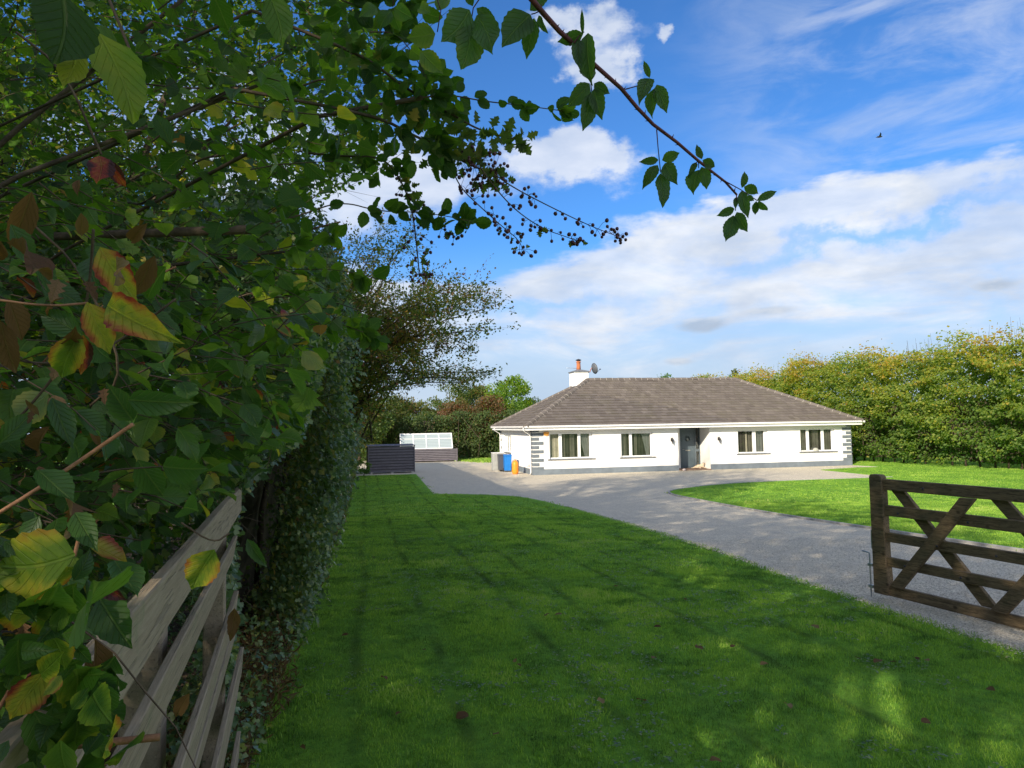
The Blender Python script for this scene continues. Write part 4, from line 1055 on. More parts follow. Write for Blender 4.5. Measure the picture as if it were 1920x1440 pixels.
M['grey_fence'] = fin(mt, t, principled(t, c, .9, .12, t.bump(t.math('SUBTRACT', ff, t.math('MULTIPLY', crk, .5)), .8, .004)))
board(-.39, -.275, 0, 3.6, .02, .025)
board(-.62, -.50, .02, 3.6, -.01, .02, .02)
board(-.80, -.675, .45, 3.6, .03, .02, .015, -.02)
board(-.985, -.86, .02, 3.6, .0, .02, .02)
board(-1.16, -1.03, .0, 3.6, .03, .02, .01)
board(-1.34, -1.21, .03, 3.6, .0, .02, .02)
board(-1.55, -1.42, .02, 3.6, .02, .02, .01)
for s_ in (.12, 1.75, 3.4):
    q = MB(); b_ = FE-FD*s_-FN*.06; q.obox(b_+np.array([0, 0, CAMH-1.25]), FD*.045, FN*.045, (0, 0, .85)); q.build('post', M['grey_fence'], fence, .006)

# ------------------------------------------------------------------ near thicket: shoots carrying leaves
def shoot(P0, d0, n, step, droop, size, jit=.25):
    """returns positions along a drooping shoot and leaf data"""
    pts = [P0]; d = d0/np.linalg.norm(d0)
    for i in range(n):
        d = d+np.array([0, 0, -droop])+RNG.normal(0, .09, 3); d /= np.linalg.norm(d); pts.append(pts[-1]+d*step)
    P = []; Dv = []; Nv = []; S = []
    for i in range(1, n+1):
        sd_ = 1 if i % 2 else -1; dd = pts[i]-pts[i-1]; dd /= np.linalg.norm(dd)
        sidev = np.cross(dd, (0, 0, 1.)); nl = np.linalg.norm(sidev); sidev = sidev/nl if nl > .1 else np.array([1., 0, 0])
        ld = dd*.55+sidev*sd_*.8+np.array([0, 0, -.35])+RNG.normal(0, jit, 3)
        P.append(pts[i]); Dv.append(ld); Nv.append(np.array([0, 0, 1.])+RNG.normal(0, .55, 3)); S.append(size*RNG.uniform(.65, 1.25))
    return pts, P, Dv, Nv, S
OPEN_SKY = [(575, 395), (700, 330), (745, 130), (705, 40), (690, -60), (2600, -60), (2600, 2000), (430, 2000), (445, 940), (505, 870), (560, 820), (600, 700), (640, 640), (700, 600), (615, 560), (590, 480)]
def clear_of_sky(P, margin=0):
    x, y, w_ = project(P); bad = inpoly(x, y, OPEN_SKY) & (w_ > .02); return ~bad
FENCE_ZONE = [(445, 900), (300, 985), (215, 1060), (150, 1150), (80, 1440), (445, 1440)]
def thicket(name, label, cat, n_shoots, box, size, tem, matk, tints, dirf, steps=(6, 10), step=.05, droop=.05, hero=0, dmin=.8, root=None, gap=.42, seedoff=0., twigr=.0016, nocover=True, tn_sc=1.3):
    rt = plant_root(name, label, cat)
    (x0, x1), (y0, y1), (z0, z1) = box
    AP, AD, AN, AS, AT = [], [], [], [], []; tw = MB(); tries = 0; k = 0
    while k < n_shoots and tries < n_shoots*12:
        tries += 1
        P0 = np.array([RNG.uniform(x0, x1), RNG.uniform(y0, y1), RNG.uniform(z0, z1)])
        if fbm(P0[None], tn_sc, seedoff)[0] < gap: continue
        if np.linalg.norm(P0-CAM) < dmin: continue
        d0 = dirf(P0)
        pts, P, Dv, Nv, S = shoot(P0, d0, int(RNG.integers(*steps)), step*RNG.uniform(.8, 1.3), droop, size)
        PP = np.array(P)
        ok = clear_of_sky(PP+np.array(Dv)/np.linalg.norm(Dv, axis=1, keepdims=True)*size*.8)
        if nocover:
            fx, fy, fw = project(PP); ok &= ~(inpoly(fx, fy, FENCE_ZONE) & (fw < 3.6) & (RNG.random(len(PP)) > .04))
        ok &= np.linalg.norm(PP-CAM, axis=1) > dmin
        if ok.sum() < max(2, .5*len(P)): continue
        last = np.nonzero(ok)[0].max()+1
        t0 = np.clip(RNG.normal(tints[0], tints[1]), 0, 1)
        for i in np.nonzero(ok)[0]:
            AP.append(P[i]); AD.append(Dv[i]); AN.append(Nv[i]); AS.append(S[i]); AT.append(np.clip(t0+RNG.normal(0, .10)+(tints[2] if RNG.random() < tints[3] else 0), 0, 1))
        tw.tube(pts[:last+1], [twigr*(1-.5*i/last) for i in range(last+1)], 4, False); k += 1
    AP, AD, AN, AS, AT = map(np.array, (AP, AD, AN, AS, AT))
    x, y, w_ = project(AP); vis = (x > -30) & (x < 1950) & (y > -30) & (y < 1470)
    score = np.where(vis, AS/np.maximum(w_, .2), 0)
    order = np.argsort(-score)[:hero]; order = order[score[order] > 0]
    hm = np.zeros(len(AP), bool); hm[order] = True
    for i in order:
        hero_leaf(rt, AP[i], AP[i]+AD[i]/np.linalg.norm(AD[i])*AS[i], {'bramble': .72, 'hazel': .85, 'lobed': .85, 'maple': 1.1, 'ivy': 1.0}[tem], float(AT[i]), tem, matk, roll=0, normal=AN[i])
    if (~hm).any():
        leaf_mass('foliage', AP[~hm], AD[~hm], AN[~hm], AS[~hm], AT[~hm], tem, M[matk], rt)
    o = tw.build('twigs', M['green_twig'], rt); o['kind'] = 'stuff'
    return rt
right = lambda P0: np.array([.8, RNG.uniform(-.5, .3), RNG.uniform(-.25, .45)])+RNG.normal(0, .25, 3)

hz = thicket('hazel', 'leafy green hazel spreading overhead on the upper left, some leaves yellowing', 'hazel bush', 1250,
        ((-4.2, .3), (1.3, 5.2), (CAMH-.25, CAMH+3.0)), .054, 'hazel', 'hazel', (.30, .15, .35, .05), right, hero=290, dmin=1.5, gap=.40)
th2 = thicket('field_maple', 'lobed-leaved maple shoots among the hazel, left of the picture', 'maple bush', 420,
        ((-3.2, -.5), (1.4, 4.6), (CAMH-.55, CAMH+1.6)), .062, 'maple', 'hazel', (.42, .12, .3, .08), right, hero=160, dmin=1.45, gap=.42, seedoff=4)
br = thicket('bramble', 'bramble thicket over the board fence on the lower left', 'bramble', 520,
        ((-2.6, -.45), (.75, 3.6), (CAMH-1.6, CAMH+.3)), .068, 'bramble', 'bramble', (.24, .12, .40, .12), right, hero=280, dmin=1.1, gap=.38, seedoff=8, droop=.10)
br2 = thicket('bramble', 'tangle of yellowing bramble leaves hanging over the left end of the fence', 'bramble', 260,
        ((-1.6, -.35), (.7, 2.2), (CAMH-1.3, CAMH+.5)), .055, 'bramble', 'bramble', (.20, .14, .35, .10), right, hero=120, dmin=1.0, gap=.38, seedoff=5, droop=.10)
iv = thicket('ivy', 'dark glossy ivy clothing the hedge behind the fence end', 'ivy', 1500,
        ((-4.6, -1.1), (2.6, 7.5), (1.0, CAMH+1.0)), .052, 'ivy', 'ivy', (.30, .20, .3, .06), lambda P: np.array([.5, -.2, .3])+RNG.normal(0, .5, 3), hero=150, dmin=1.6, gap=.36, seedoff=2)

def far_canopy(n_cl, per, reg, size, label):
    rt = plant_root('hedgerow_thicket', label, 'bush'); AP = []; AD = []; tw = MB(); k = 0; tr = 0
    while k < n_cl and tr < n_cl*10:
        tr += 1; c_ = np.array([RNG.uniform(*reg[0]), RNG.uniform(*reg[1]), RNG.uniform(*reg[2])])
        x, y, w_ = project(c_[None])
        if inpoly(x, y, OPEN_SKY)[0] or fbm(c_[None], .9, 3)[0] < .33: continue
        d = np.array([.7, -.2, .3])+RNG.normal(0, .5, 3); d /= np.linalg.norm(d); e_ = c_+d*.5
        us = RNG.random(per); P = c_+(e_-c_)*us[:, None]+RNG.normal(0, .05, (per, 3)); ok = clear_of_sky(P); P = P[ok]
        AP.append(P); AD.append(d+RNG.normal(0, .7, (len(P), 3))); tw.tube([c_, e_], [.003, .001], 3, False); k += 1
    P = np.concatenate(AP); Dv = np.concatenate(AD); m_ = len(P)
    leaf_mass('foliage', P, Dv, np.array([0, -.2, 1.])+RNG.normal(0, .6, (m_, 3)), size*RNG.uniform(.6, 1.3, m_), np.clip(RNG.normal(.42, .18, m_), 0, 1), 'mid', M['hazel'], rt)
    tw.build('twigs', M['green_twig'], rt)['kind'] = 'stuff'; return rt
fc1 = far_canopy(4200, 22, ((-7.5, .2), (3.4, 9.5), (CAMH-.6, CAMH+6.2)), .055, 'dense dark green thicket behind the hazel, filling the upper left')
q = MB(); q.tube([(-4.2, 6., .7), (-4.0, 6.1, 3.0), (-3.2, 6.2, 5.4), (-2.6, 6., 6.8)], [.07, .055, .03, .01], 7); q.tube([(-4.0, 6.1, 3.0), (-3.0, 5.6, 4.4), (-1.8, 5.2, 5.3)], [.03, .02, .008], 6); q.build('stem', M['bark'], fc1)
iv3 = thicket('ivy', 'ivy and yellow-green weeds just past the end of the board fence', 'ivy', 420,
        ((-2.3, -1.50), (3.3, 5.4), (.9, 2.7)), .045, 'ivy', 'ivy', (.45, .25, .4, .15), lambda P: np.array([.6, -.3, .1])+RNG.normal(0, .5, 3), hero=120, dmin=1.6, gap=.30, seedoff=6)
# trunks and limbs of the hazel
q = MB()
for (pts, r0, r1) in ([[(-3.0, 2.2, .8), (-2.8, 2.3, 2.2), (-2.1, 2.4, 3.4), (-1.1, 2.4, 4.2)], .018, .006], [[(-3.0, 2.2, .8), (-3.2, 3.1, 2.6), (-2.6, 4.0, 3.9), (-1.6, 4.3, 4.6)], .018, .006],
                      [[(-2.6, 1.4, .8), (-2.2, 1.5, 2.2), (-1.5, 1.6, 3.1), (-.6, 1.7, 3.5)], .012, .004], [[(-3.6, 4.6, .8), (-3.2, 4.6, 2.8), (-2.2, 4.7, 3.8), (-1.2, 4.9, 4.1)], .018, .006],
                      [[(-3.0, 2.2, .8), (-2.4, 2.0, 2.6), (-1.4, 2.1, 3.1), (-.7, 2.2, 3.2)], .012, .004]):
    pts = smooth_poly([tuple(p) for p in pts], 2); n = len(pts); q.tube(pts, [r0+(r1-r0)*i/(n-1) for i in range(n)], 7)
q.build('limb', M['bark'], hz)
q = MB()
for (a, b, c_, r) in (((20, 150), (330, 165), (480, 160), 3.2), ((480, 130), (570, 80), (560, 60), 2.8), ((420, 170), (560, 165), (640, 150), 2.4), ((240, 380), (330, 330), (420, 290), 2.2), ((300, 520), (420, 600), (520, 520), 2.), ((260, 690), (330, 660), (395, 635), 2.)):
    p_ = [at(*a, 2.4), at((a[0]*2+b[0])/3, (a[1]*2+b[1])/3+RNG.normal(0, 14), r+.1), at(*b, r), at((b[0]+c_[0])/2, (b[1]+c_[1])/2+RNG.normal(0, 10), r), at(*c_, r-.1)]; q.tube(smooth_poly([tuple(x) for x in p_], 2), [.0045-.0003*k for k in range(len(smooth_poly([tuple(x) for x in p_], 2)))] if False else .0036, 6)
q.build('branch', M['bark'], hz)

# big individual bramble leaves close to the lens
HL = plant_root('bramble', 'near bramble stems with large yellow and red-edged leaves, far left of the picture', 'bramble')
near = [((187, 63), (250, 232), .66, .62, .66, 'hazel'), ((117, -12), (98, 120), .60, .95, .12, 'hazel'), ((143, 93), (117, 166), .62, .6, .72, 'hazel'),
 ((187, 292), (181, 344), .8, .7, .80, 'autumn'), ((200, 298), (238, 352), .8, .5, .86, 'autumn'), ((187, 463), (256, 566), .8, .62, .55, 'autumn'),
 ((163, 566), (208, 664), .72, .62, .47, 'autumn'), ((196, 570), (320, 628), .72, .44, .50, 'autumn'), ((150, 626), (112, 714), .72, .66, .36, 'autumn'), ((156, 628), (150, 702), .73, .5, .80, 'autumn'),
 ((155, 628), (70, 585), .78, .62, .12, 'bramble'), ((238, 750), (363, 757), .75, .36, .05, 'bramble'), ((97, 745), (138, 842), .8, .42, .1, 'bramble'), ((333, 803), (368, 868), .9, .55, .15, 'bramble'),
 ((142, 1040), (-12, 1056), .55, .75, .30, 'autumn'), ((402, 1030), (360, 1106), .95, .82, .38, 'autumn'), ((215, 1050), (260, 1116), .8, .7, .2, 'bramble'), ((185, 1090), (235, 1125), .7, .5, .95, 'autumn'),
 ((185, 1120), (242, 1212), .75, .6, .1, 'bramble'), ((330, 868), (335, 948), 1.2, .62, .42, 'hazel'), ((258, 862), (306, 932), 1., .66, .15, 'bramble'), ((463, 1010), (500, 1063), 1.8, .42, .1, 'bramble'),
 ((70, 1150), (-20, 1130), .6, .7, .35, 'autumn'), ((80, 1190), (0, 1260), .6, .7, .1, 'bramble'), ((85, 1260), (20, 1350), .6, .8, .55, 'autumn'), ((60, 1330), (90, 1420), .6, .7, .2, 'bramble'),
 ((310, 500), (270, 560), 1.2, .6, .3, 'hazel'), ((250, 790), (200, 720), 1., .6, .1, 'bramble'), ((70, 880), (140, 940), .7, .6, .22, 'bramble'), ((140, 960), (180, 1030), .72, .5, .2, 'bramble'),
 ((20, 420), (60, 500), .8, .6, .15, 'bramble'), ((60, 480), (110, 560), .85, .5, .12, 'bramble'), ((170, 480), (180, 540), .9, .5, .1, 'bramble'), ((0, 830), (60, 770), .8, .6, .2, 'bramble'),
 ((390, 700), (440, 650), 1.4, .6, .3, 'hazel'), ((455, 720), (490, 780), 1.5, .5, .2, 'hazel'), ((545, 740), (570, 815), 2.2, .4, .45, 'hazel'), ((350, 290), (300, 330), 1.2, .6, .2, 'hazel'),
 ((400, -10), (430, 60), .9, .7, .35, 'hazel'), ((505, -10), (530, 90), .9, .6, .42, 'hazel'), ((620, 60), (600, 90), 1., .8, .45, 'hazel'), ((320, 270), (290, 210), 1., .5, .3, 'hazel')]
for (a, b, dep, wr, ti, mk) in near:
    hero_leaf(HL, at(*a, dep), at(*b, dep+RNG.normal(0, .02)), wr, ti, 'bramble', mk)
for i in range(150):
    x_ = RNG.uniform(-60, 215); y_ = RNG.uniform(1080, 1470) if i > 14 else RNG.uniform(960, 1100)
    if x_ > 150 and y_ < 1200: x_ -= 70
    an = RNG.uniform(-1.2, 2.6); ln = RNG.uniform(45, 78); dep = RNG.uniform(.55, .72)
    hero_leaf(HL, at(x_, y_, dep), at(x_+ln*math.sin(an)*.8, y_+ln*math.cos(an), dep+RNG.normal(0, .03)), RNG.uniform(.5, .72), float(np.clip(RNG.normal(.18, .12), 0, .4)), 'bramble', 'bramble' if i % 5 else 'autumn')
for i in range(22):
    u_ = RNG.random(); x_ = 200+235*u_+RNG.normal(0, 14)-20; y_ = 1130-225*u_+RNG.normal(0, 18)-10; dep = 1.0+1.9*u_
    ln = RNG.uniform(35, 75)*(1.3-.6*u_)
    hero_leaf(HL, at(x_, y_, dep), at(x_+ln*RNG.uniform(-.2, .7), y_+ln*RNG.uniform(.2, .9), dep), RNG.uniform(.45, .7), float(np.clip(RNG.normal(.2, .12), 0, .5)), 'bramble', 'bramble')
for i in range(34):
    x_ = RNG.uniform(-20, 230); y_ = RNG.uniform(330, 1380); dep = RNG.uniform(.62, .95); an = RNG.uniform(-.7, .7); ln = RNG.uniform(22, 52)
    if y_ > 1000 and x_ > 150: continue
    hero_leaf(HL, at(x_, y_, dep), at(x_+ln*math.sin(an), y_+ln*math.cos(an), dep+RNG.normal(0, .05)), RNG.uniform(.3, .55), float(RNG.uniform(.1, .8)), 'lobed' if i % 2 else 'bramble', 'dead')
for (a, b, dep, wr) in (((60, 360), (20, 470), .9, .4), ((182, 1200), (172, 1318), .7, .3), ((90, 800), (60, 860), .9, .4), ((15, 560), (45, 640), .8, .6), ((290, 480), (250, 560), 1.1, .4), ((160, 1240), (190, 1280), .72, .5),
                        ((0, 600), (30, 700), .8, .5), ((165, 780), (190, 840), 1., .4), ((355, 1300), (330, 1345), 1.2, .4), ((440, 1140), (430, 1200), 2.4, .4), ((275, 420), (240, 460), 1.1, .4)):
    hero_leaf(HL, at(*a, dep), at(*b, dep+.03), wr, .5, 'bramble', 'dead')
for (pp, dep, r, mk) in (([(-40, 985), (90, 905), (250, 795)], .75, .0022, 'dry_cane'), ([(-60, 1408), (110, 1400), (200, 1392), (300, 1382)], .7, .0040, 'dry_cane'), ([(-20, 1360), (60, 1220), (125, 1100), (150, 1000)], .66, .0020, 'dry_cane'),
                         ([(-40, 1320), (60, 1260), (150, 1205)], .7, .0038, 'cane'), ([(175, 430), (170, 520), (150, 640), (60, 760), (-40, 860)], .82, .0018, 'green_twig'), ([(60, 420), (150, 500), (240, 700), (170, 760)], .95, .0018, 'green_twig'),
                         ([(-20, 560), (90, 575), (165, 568)], .72, .0014, 'dry_cane'), ([(30, 60), (120, 130), (190, 290)], .8, .0016, 'green_twig'), ([(270, 160), (230, 60), (180, -60)], .7, .0016, 'green_twig'), ([(340, 980), (400, 1020), (430, 1000)], 1., .0014, 'green_twig'),
                         ([(-40, 640), (60, 690), (200, 660), (330, 560)], 1.1, .002, 'green_twig'), ([(60, 700), (200, 560), (330, 500)], 1.3, .002, 'dry_cane')):
    sp = smooth_poly([tuple(at(x, y, dep+.02*i)) for i, (x, y) in enumerate(pp)], 2)
    q = MB(); q.tube(sp, r, 6); q.build('cane', M[mk], HL)

# ------------------------------------------------------------------ hawthorn with haws reaching in from the left
hw = plant_root('hawthorn', 'hawthorn boughs full of dark haws hanging over the blue sky, upper middle', 'hawthorn')
HT = [([(-500, 60), (140, 320), (300, 450), (450, 550), (620, 640), (750, 720), (900, 770), (1010, 785)], 1.75, .0042),
      ([(-600, 500), (200, 650), (400, 760), (560, 830), (700, 920), (860, 980)], 1.7, .0045),
      ([(860, 980), (960, 1050), (1100, 1125), (1260, 1205), (1400, 1270), (1500, 1310), (1560, 1330)], 1.7, .0018),
      ([(780, 940), (890, 1090), (1000, 1200), (1140, 1290), (1260, 1330), (1345, 1362)], 1.72, .0018),
      ([(600, 850), (650, 1040), (800, 1180), (900, 1270), (1000, 1350), (1020, 1405)], 1.75, .0018),
      ([(-200, 860), (0, 880), (230, 880), (330, 1000), (400, 1170), (430, 1440), (440, 1560)], 1.9, .0035),
      ([(450, 550), (600, 530), (800, 570), (1000, 590), (1290, 630)], 1.65, .0022), ([(0, 0), (150, 60), (330, 60), (520, 50)], 1.6, .0022),
      ([(-500, 1290), (-200, 1200), (0, 1130), (210, 1190), (400, 1190), (600, 1215), (740, 1250)], 1.8, .0022), ([(160, 180), (300, 180), (400, 290), (480, 440)], 1.6, .0018), ([(400, 1170), (520, 1260), (640, 1330)], 1.9, .0015), ([(380, 640), (560, 720), (640, 800), (720, 820)], 1.75, .0018)]
curves = []
for (pp, dep, r) in HT:
    c3 = smooth_poly([tuple(at(*P7(x, y), dep+.015*i)) for i, (x, y) in enumerate(pp)], 3); n = len(c3)
    q = MB(); q.tube(c3, [r*(1-.6*i/(n-1)) for i in range(n)], 6); q.build('branch', M['green_twig'], hw); curves.append(np.array(c3))
q = MB(); q.tube(smooth_poly([(-3.1, 2.9, .8), (-2.9, 2.7, 2.4), (-2.2, 2.3, 3.2), tuple(curves[1][0])], 2), .005, 7); q.tube(smooth_poly([(-2.9, 2.7, 2.4), (-2.3, 2.3, 3.4), tuple(curves[0][0])], 2), .004, 7); q.build('trunk', M['bark'], hw)
def along(c, u): i = min(int(u*(len(c)-1)), len(c)-2); f = u*(len(c)-1)-i; return c[i]*(1-f)+c[i+1]*f
hm_ = None
def haw(p):
    global hm_
    if hm_ is None:
        hm_ = MB().lathe((0, 0, 0), [(.0008, -.0048), (.0034, -.0035), (.0046, 0), (.0040, .0028), (.0018, .0046), (.0008, .0054)], 8).build('haw', M['haw'], hw)
        hm_.location = p; return hm_
    o = bpy.data.objects.new('haw', hm_.data); COL.objects.link(o); o.parent = hw; o.location = p
    s = RNG.uniform(.8, 1.15); o.scale = (s, s, s); o.rotation_euler = tuple(RNG.uniform(-.9, .9, 3)); return o
ped = MB()
def haws_on(c, n, u0, u1, spread=.022, clump=2):
    for _ in range(n):
        u = RNG.uniform(u0, u1); b_ = along(c, u)
        for k in range(int(RNG.integers(1, clump+2))):
            e_ = b_+RNG.normal(0, spread, 3)*np.array([1, .8, 1])+np.array([.004, 0, -.004]); m_ = (b_+e_)/2+np.array([0, 0, .004])
            ped.tube([b_, m_, e_], .0006, 3, False); haw(tuple(e_))
haws_on(curves[2], 13, .12, .97, .012); haws_on(curves[2], 6, .82, 1., .014); haws_on(curves[3], 20, .2, 1., .011); haws_on(curves[4], 20, .1, 1., .012)
haws_on(curves[1], 26, .70, 1., .028, 3); haws_on(curves[5], 22, .45, .95, .018); haws_on(curves[10], 10, 0, 1, .012)
po = ped.build('stalks', M['green_twig'], hw); po['kind'] = 'stuff'
# hawthorn leaves in tufts along the boughs
def tufts(par, c, n, u0, u1, size, tem, matk, ti, spread=.02, nrm=None, per=3):
    for _ in range(n):
        u = RNG.uniform(u0, u1); b_ = along(c, u)
        for k in range(int(RNG.integers(1, per+1))):
            d = RNG.normal(0, 1, 3)*np.array([1, .6, 1])+np.array([.5, 0, -.2]); d /= np.linalg.norm(d)
            s = size*RNG.uniform(.7, 1.25); p0 = b_+d*spread*RNG.uniform(.2, 1)
            hero_leaf(par, p0, p0+d*s, {'lobed': .85, 'hazel': .68, 'bramble': .6}[tem], float(np.clip(ti+RNG.normal(0, .12), 0, 1)), tem, matk, roll=0, normal=(CAM-p0)/np.linalg.norm(CAM-p0)+RNG.normal(0, .55, 3))
tufts(hw, curves[0], 30, .15, 1, .034, 'lobed', 'haw_leaf', .3); tufts(hw, curves[1], 42, .2, 1, .030, 'lobed', 'haw_leaf', .35, .045)
tufts(hw, curves[3], 4, .5, 1, .016, 'lobed', 'haw_leaf', .4); tufts(hw, curves[4], 7, .1, 1, .018, 'lobed', 'haw_leaf', .4); tufts(hw, curves[5], 24, .2, .95, .026, 'lobed', 'haw_leaf', .4, .03)
tufts(hw, curves[10], 5, .3, 1, .026, 'lobed', 'haw_leaf', .4); tufts(hw, curves[11], 20, 0, 1, .03, 'lobed', 'haw_leaf', .35, .04)
elm = plant_root('elm', 'elm sprays with round toothed leaves in rows, reaching across the top middle', 'elm')
tufts(elm, curves[6], 22, .1, 1, .036, 'hazel', 'hazel', .35, .012, per=2); tufts(elm, curves[8], 30, .1, 1, .042, 'hazel', 'hazel', .3, .012, per=2); tufts(elm, curves[7], 22, 0, 1, .044, 'hazel', 'hazel', .3, .03, per=3)
tufts(elm, curves[9], 16, 0, 1, .042, 'hazel', 'hazel', .38, .03, per=2); tufts(elm, curves[0], 46, .05, .5, .044, 'hazel', 'hazel', .3, .07, per=3); tufts(elm, curves[1], 40, .05, .55, .044, 'hazel', 'hazel', .32, .08, per=3)
tufts(elm, curves[5], 18, .05, .5, .040, 'hazel', 'hazel', .3, .05, per=3)
q = MB(); q.tube([(-3.3, 3.1, .8), (-3.0, 2.8, 2.6), (-2.4, 2.4, 3.3), tuple(curves[8][0])], .012, 6); q.tube([tuple(c_) for c_ in (curves[6][0], curves[6][0]+np.array([-.3, .2, .05]), np.array([-1.6, 2.5, 3.3]), np.array([-3.0, 2.8, 2.6]))], .006, 6); q.build('stem', M['green_twig'], elm)
# lime-green sprays in the mid left
for (pp, dep) in (([(470, 505), (560, 505), (640, 505), (735, 530)], 3.0), ([(560, 615), (620, 600), (700, 630)], 2.7), ([(250, 640), (380, 590), (480, 540), (560, 560)], 1.9), ([(330, 470), (420, 480), (520, 470), (620, 440)], 2.1), ([(350, 745), (430, 690), (500, 640)], 1.7)):
    c3 = np.array(smooth_poly([tuple(at(x, y, dep)) for x, y in pp], 3)); q = MB(); q.tube(list(c3), .0018, 5); q.build('twig', M['green_twig'], hz)
    tufts(hz, c3, 16, .05, 1, .058*dep/2.4 if dep > 2.4 else .05, 'hazel', 'hazel', .50, .012, per=2)

# ------------------------------------------------------------------ long hedge on the left
def hedge_wall(name, label, y0, y1, zt0, zt1, n, size, tem, mats, off=.0, bulge=.42, depth=1.1, parent=None, tints=(.35, .2), core=True):
    rt = plant_root(name, label, 'hedge') if parent is None else parent
    u = RNG.random(n); ly = y0+(y1-y0)*u
    zt = zt0+(zt1-zt0)*(ly-y0)/(y1-y0)
    h = RNG.random(n)**.9
    base = np.stack([ly, h*6, np.zeros(n)], 1)
    lum = fbm(base, .7, 1.5); lum2 = fbm(base, 2.2, 9.)
    top = zt+(fbm(np.stack([ly, ly*0, ly*0], 1), .8, 5)-.5)*1.6
    z = ground(ly)+h*(top-ground(ly))
    prof = np.sin(np.clip(h, 0, 1)*math.pi*.62+.25)             # fuller in the middle
    x = hedge_x(ly)+off+bulge*(prof-.35)+(lum-.5)*.9+(lum2-.5)*.35-np.abs(RNG.normal(0, .18, n))
    # roll the top edge back into the hedge
    back = RNG.random(n) < .25
    x = np.where(back, x-RNG.random(n)*2.2, x); z = np.where(back, ground(ly)+(top-ground(ly))*(1-.25*RNG.random(n)), z)
    P = np.stack([x, ly, z], 1)+RNG.normal(0, .05, (n, 3))
    ok = clear_of_sky(P) | (ly > 6); P = P[ok]; m_ = len(P)
    Dv = np.array([.5, -.35, -.5])+RNG.normal(0, .6, (m_, 3)); Nv = np.array([.6, -.3, .6])+RNG.normal(0, .5, (m_, 3))
    tt = np.clip(RNG.normal(tints[0], tints[1], m_)+(fbm(P, .9, 12)-.5)*.8, 0, 1)
    sz = size*RNG.uniform(.6, 1.3, m_)
    for i, mk in enumerate(mats):
        sel = (fbm(P, .5, 20)+RNG.normal(0, .06, m_) > .5) if len(mats) > 1 else np.ones(m_, bool)
        if i == 1: sel = ~sel
        leaf_mass('foliage', P[sel], Dv[sel], Nv[sel], sz[sel], tt[sel], tem, M[mk], rt)
    if not core: return rt
    # solid twig-brown core, stands in for shade between leaf clumps
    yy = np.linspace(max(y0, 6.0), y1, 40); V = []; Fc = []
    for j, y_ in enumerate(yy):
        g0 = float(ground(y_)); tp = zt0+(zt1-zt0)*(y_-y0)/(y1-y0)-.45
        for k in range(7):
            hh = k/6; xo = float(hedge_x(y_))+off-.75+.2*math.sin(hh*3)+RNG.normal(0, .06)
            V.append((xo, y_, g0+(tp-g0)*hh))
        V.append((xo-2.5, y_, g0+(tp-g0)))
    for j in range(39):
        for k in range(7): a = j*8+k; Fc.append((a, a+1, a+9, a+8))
    o = link('shade_core', mesh_np('shade_core', np.array(V), np.array(Fc), M['shadecore']), rt); o['kind'] = 'stuff'
    return rt
h1 = hedge_wall('mixed_hedge', 'tall dark hedge of ivy and hawthorn along the left edge of the lawn', 3.9, 14, 3.7, 5.6, 75000, .055, 'low', ['ivy', 'haw_leaf'], tints=(.35, .2))
hedge_wall('', '', 3.7, 7.5, 3.4, 4.0, 30000, .050, 'midlobe', ['ivy'], off=.12, parent=h1, tints=(.55, .22), core=False)
hedge_wall('', '', 13, 44, 5.6, 5.0, 70000, .085, 'low', ['ivy', 'haw_leaf'], parent=h1, tints=(.42, .22))
q = MB()
for i in range(26):
    y_ = 6.6+i*1.4+RNG.uniform(-.3, .3); x_ = float(hedge_x(y_))-.55; g0 = float(ground(y_))
    q.tube([(x_, y_, g0-.05), (x_+RNG.normal(0, .08), y_+RNG.normal(0, .1), g0+1.), (x_+RNG.normal(.1, .2), y_+RNG.normal(0, .3), g0+2.6)], [.05, .035, .012], 6)
q.build('stems', M['bark'], h1)['kind'] = 'stuff'

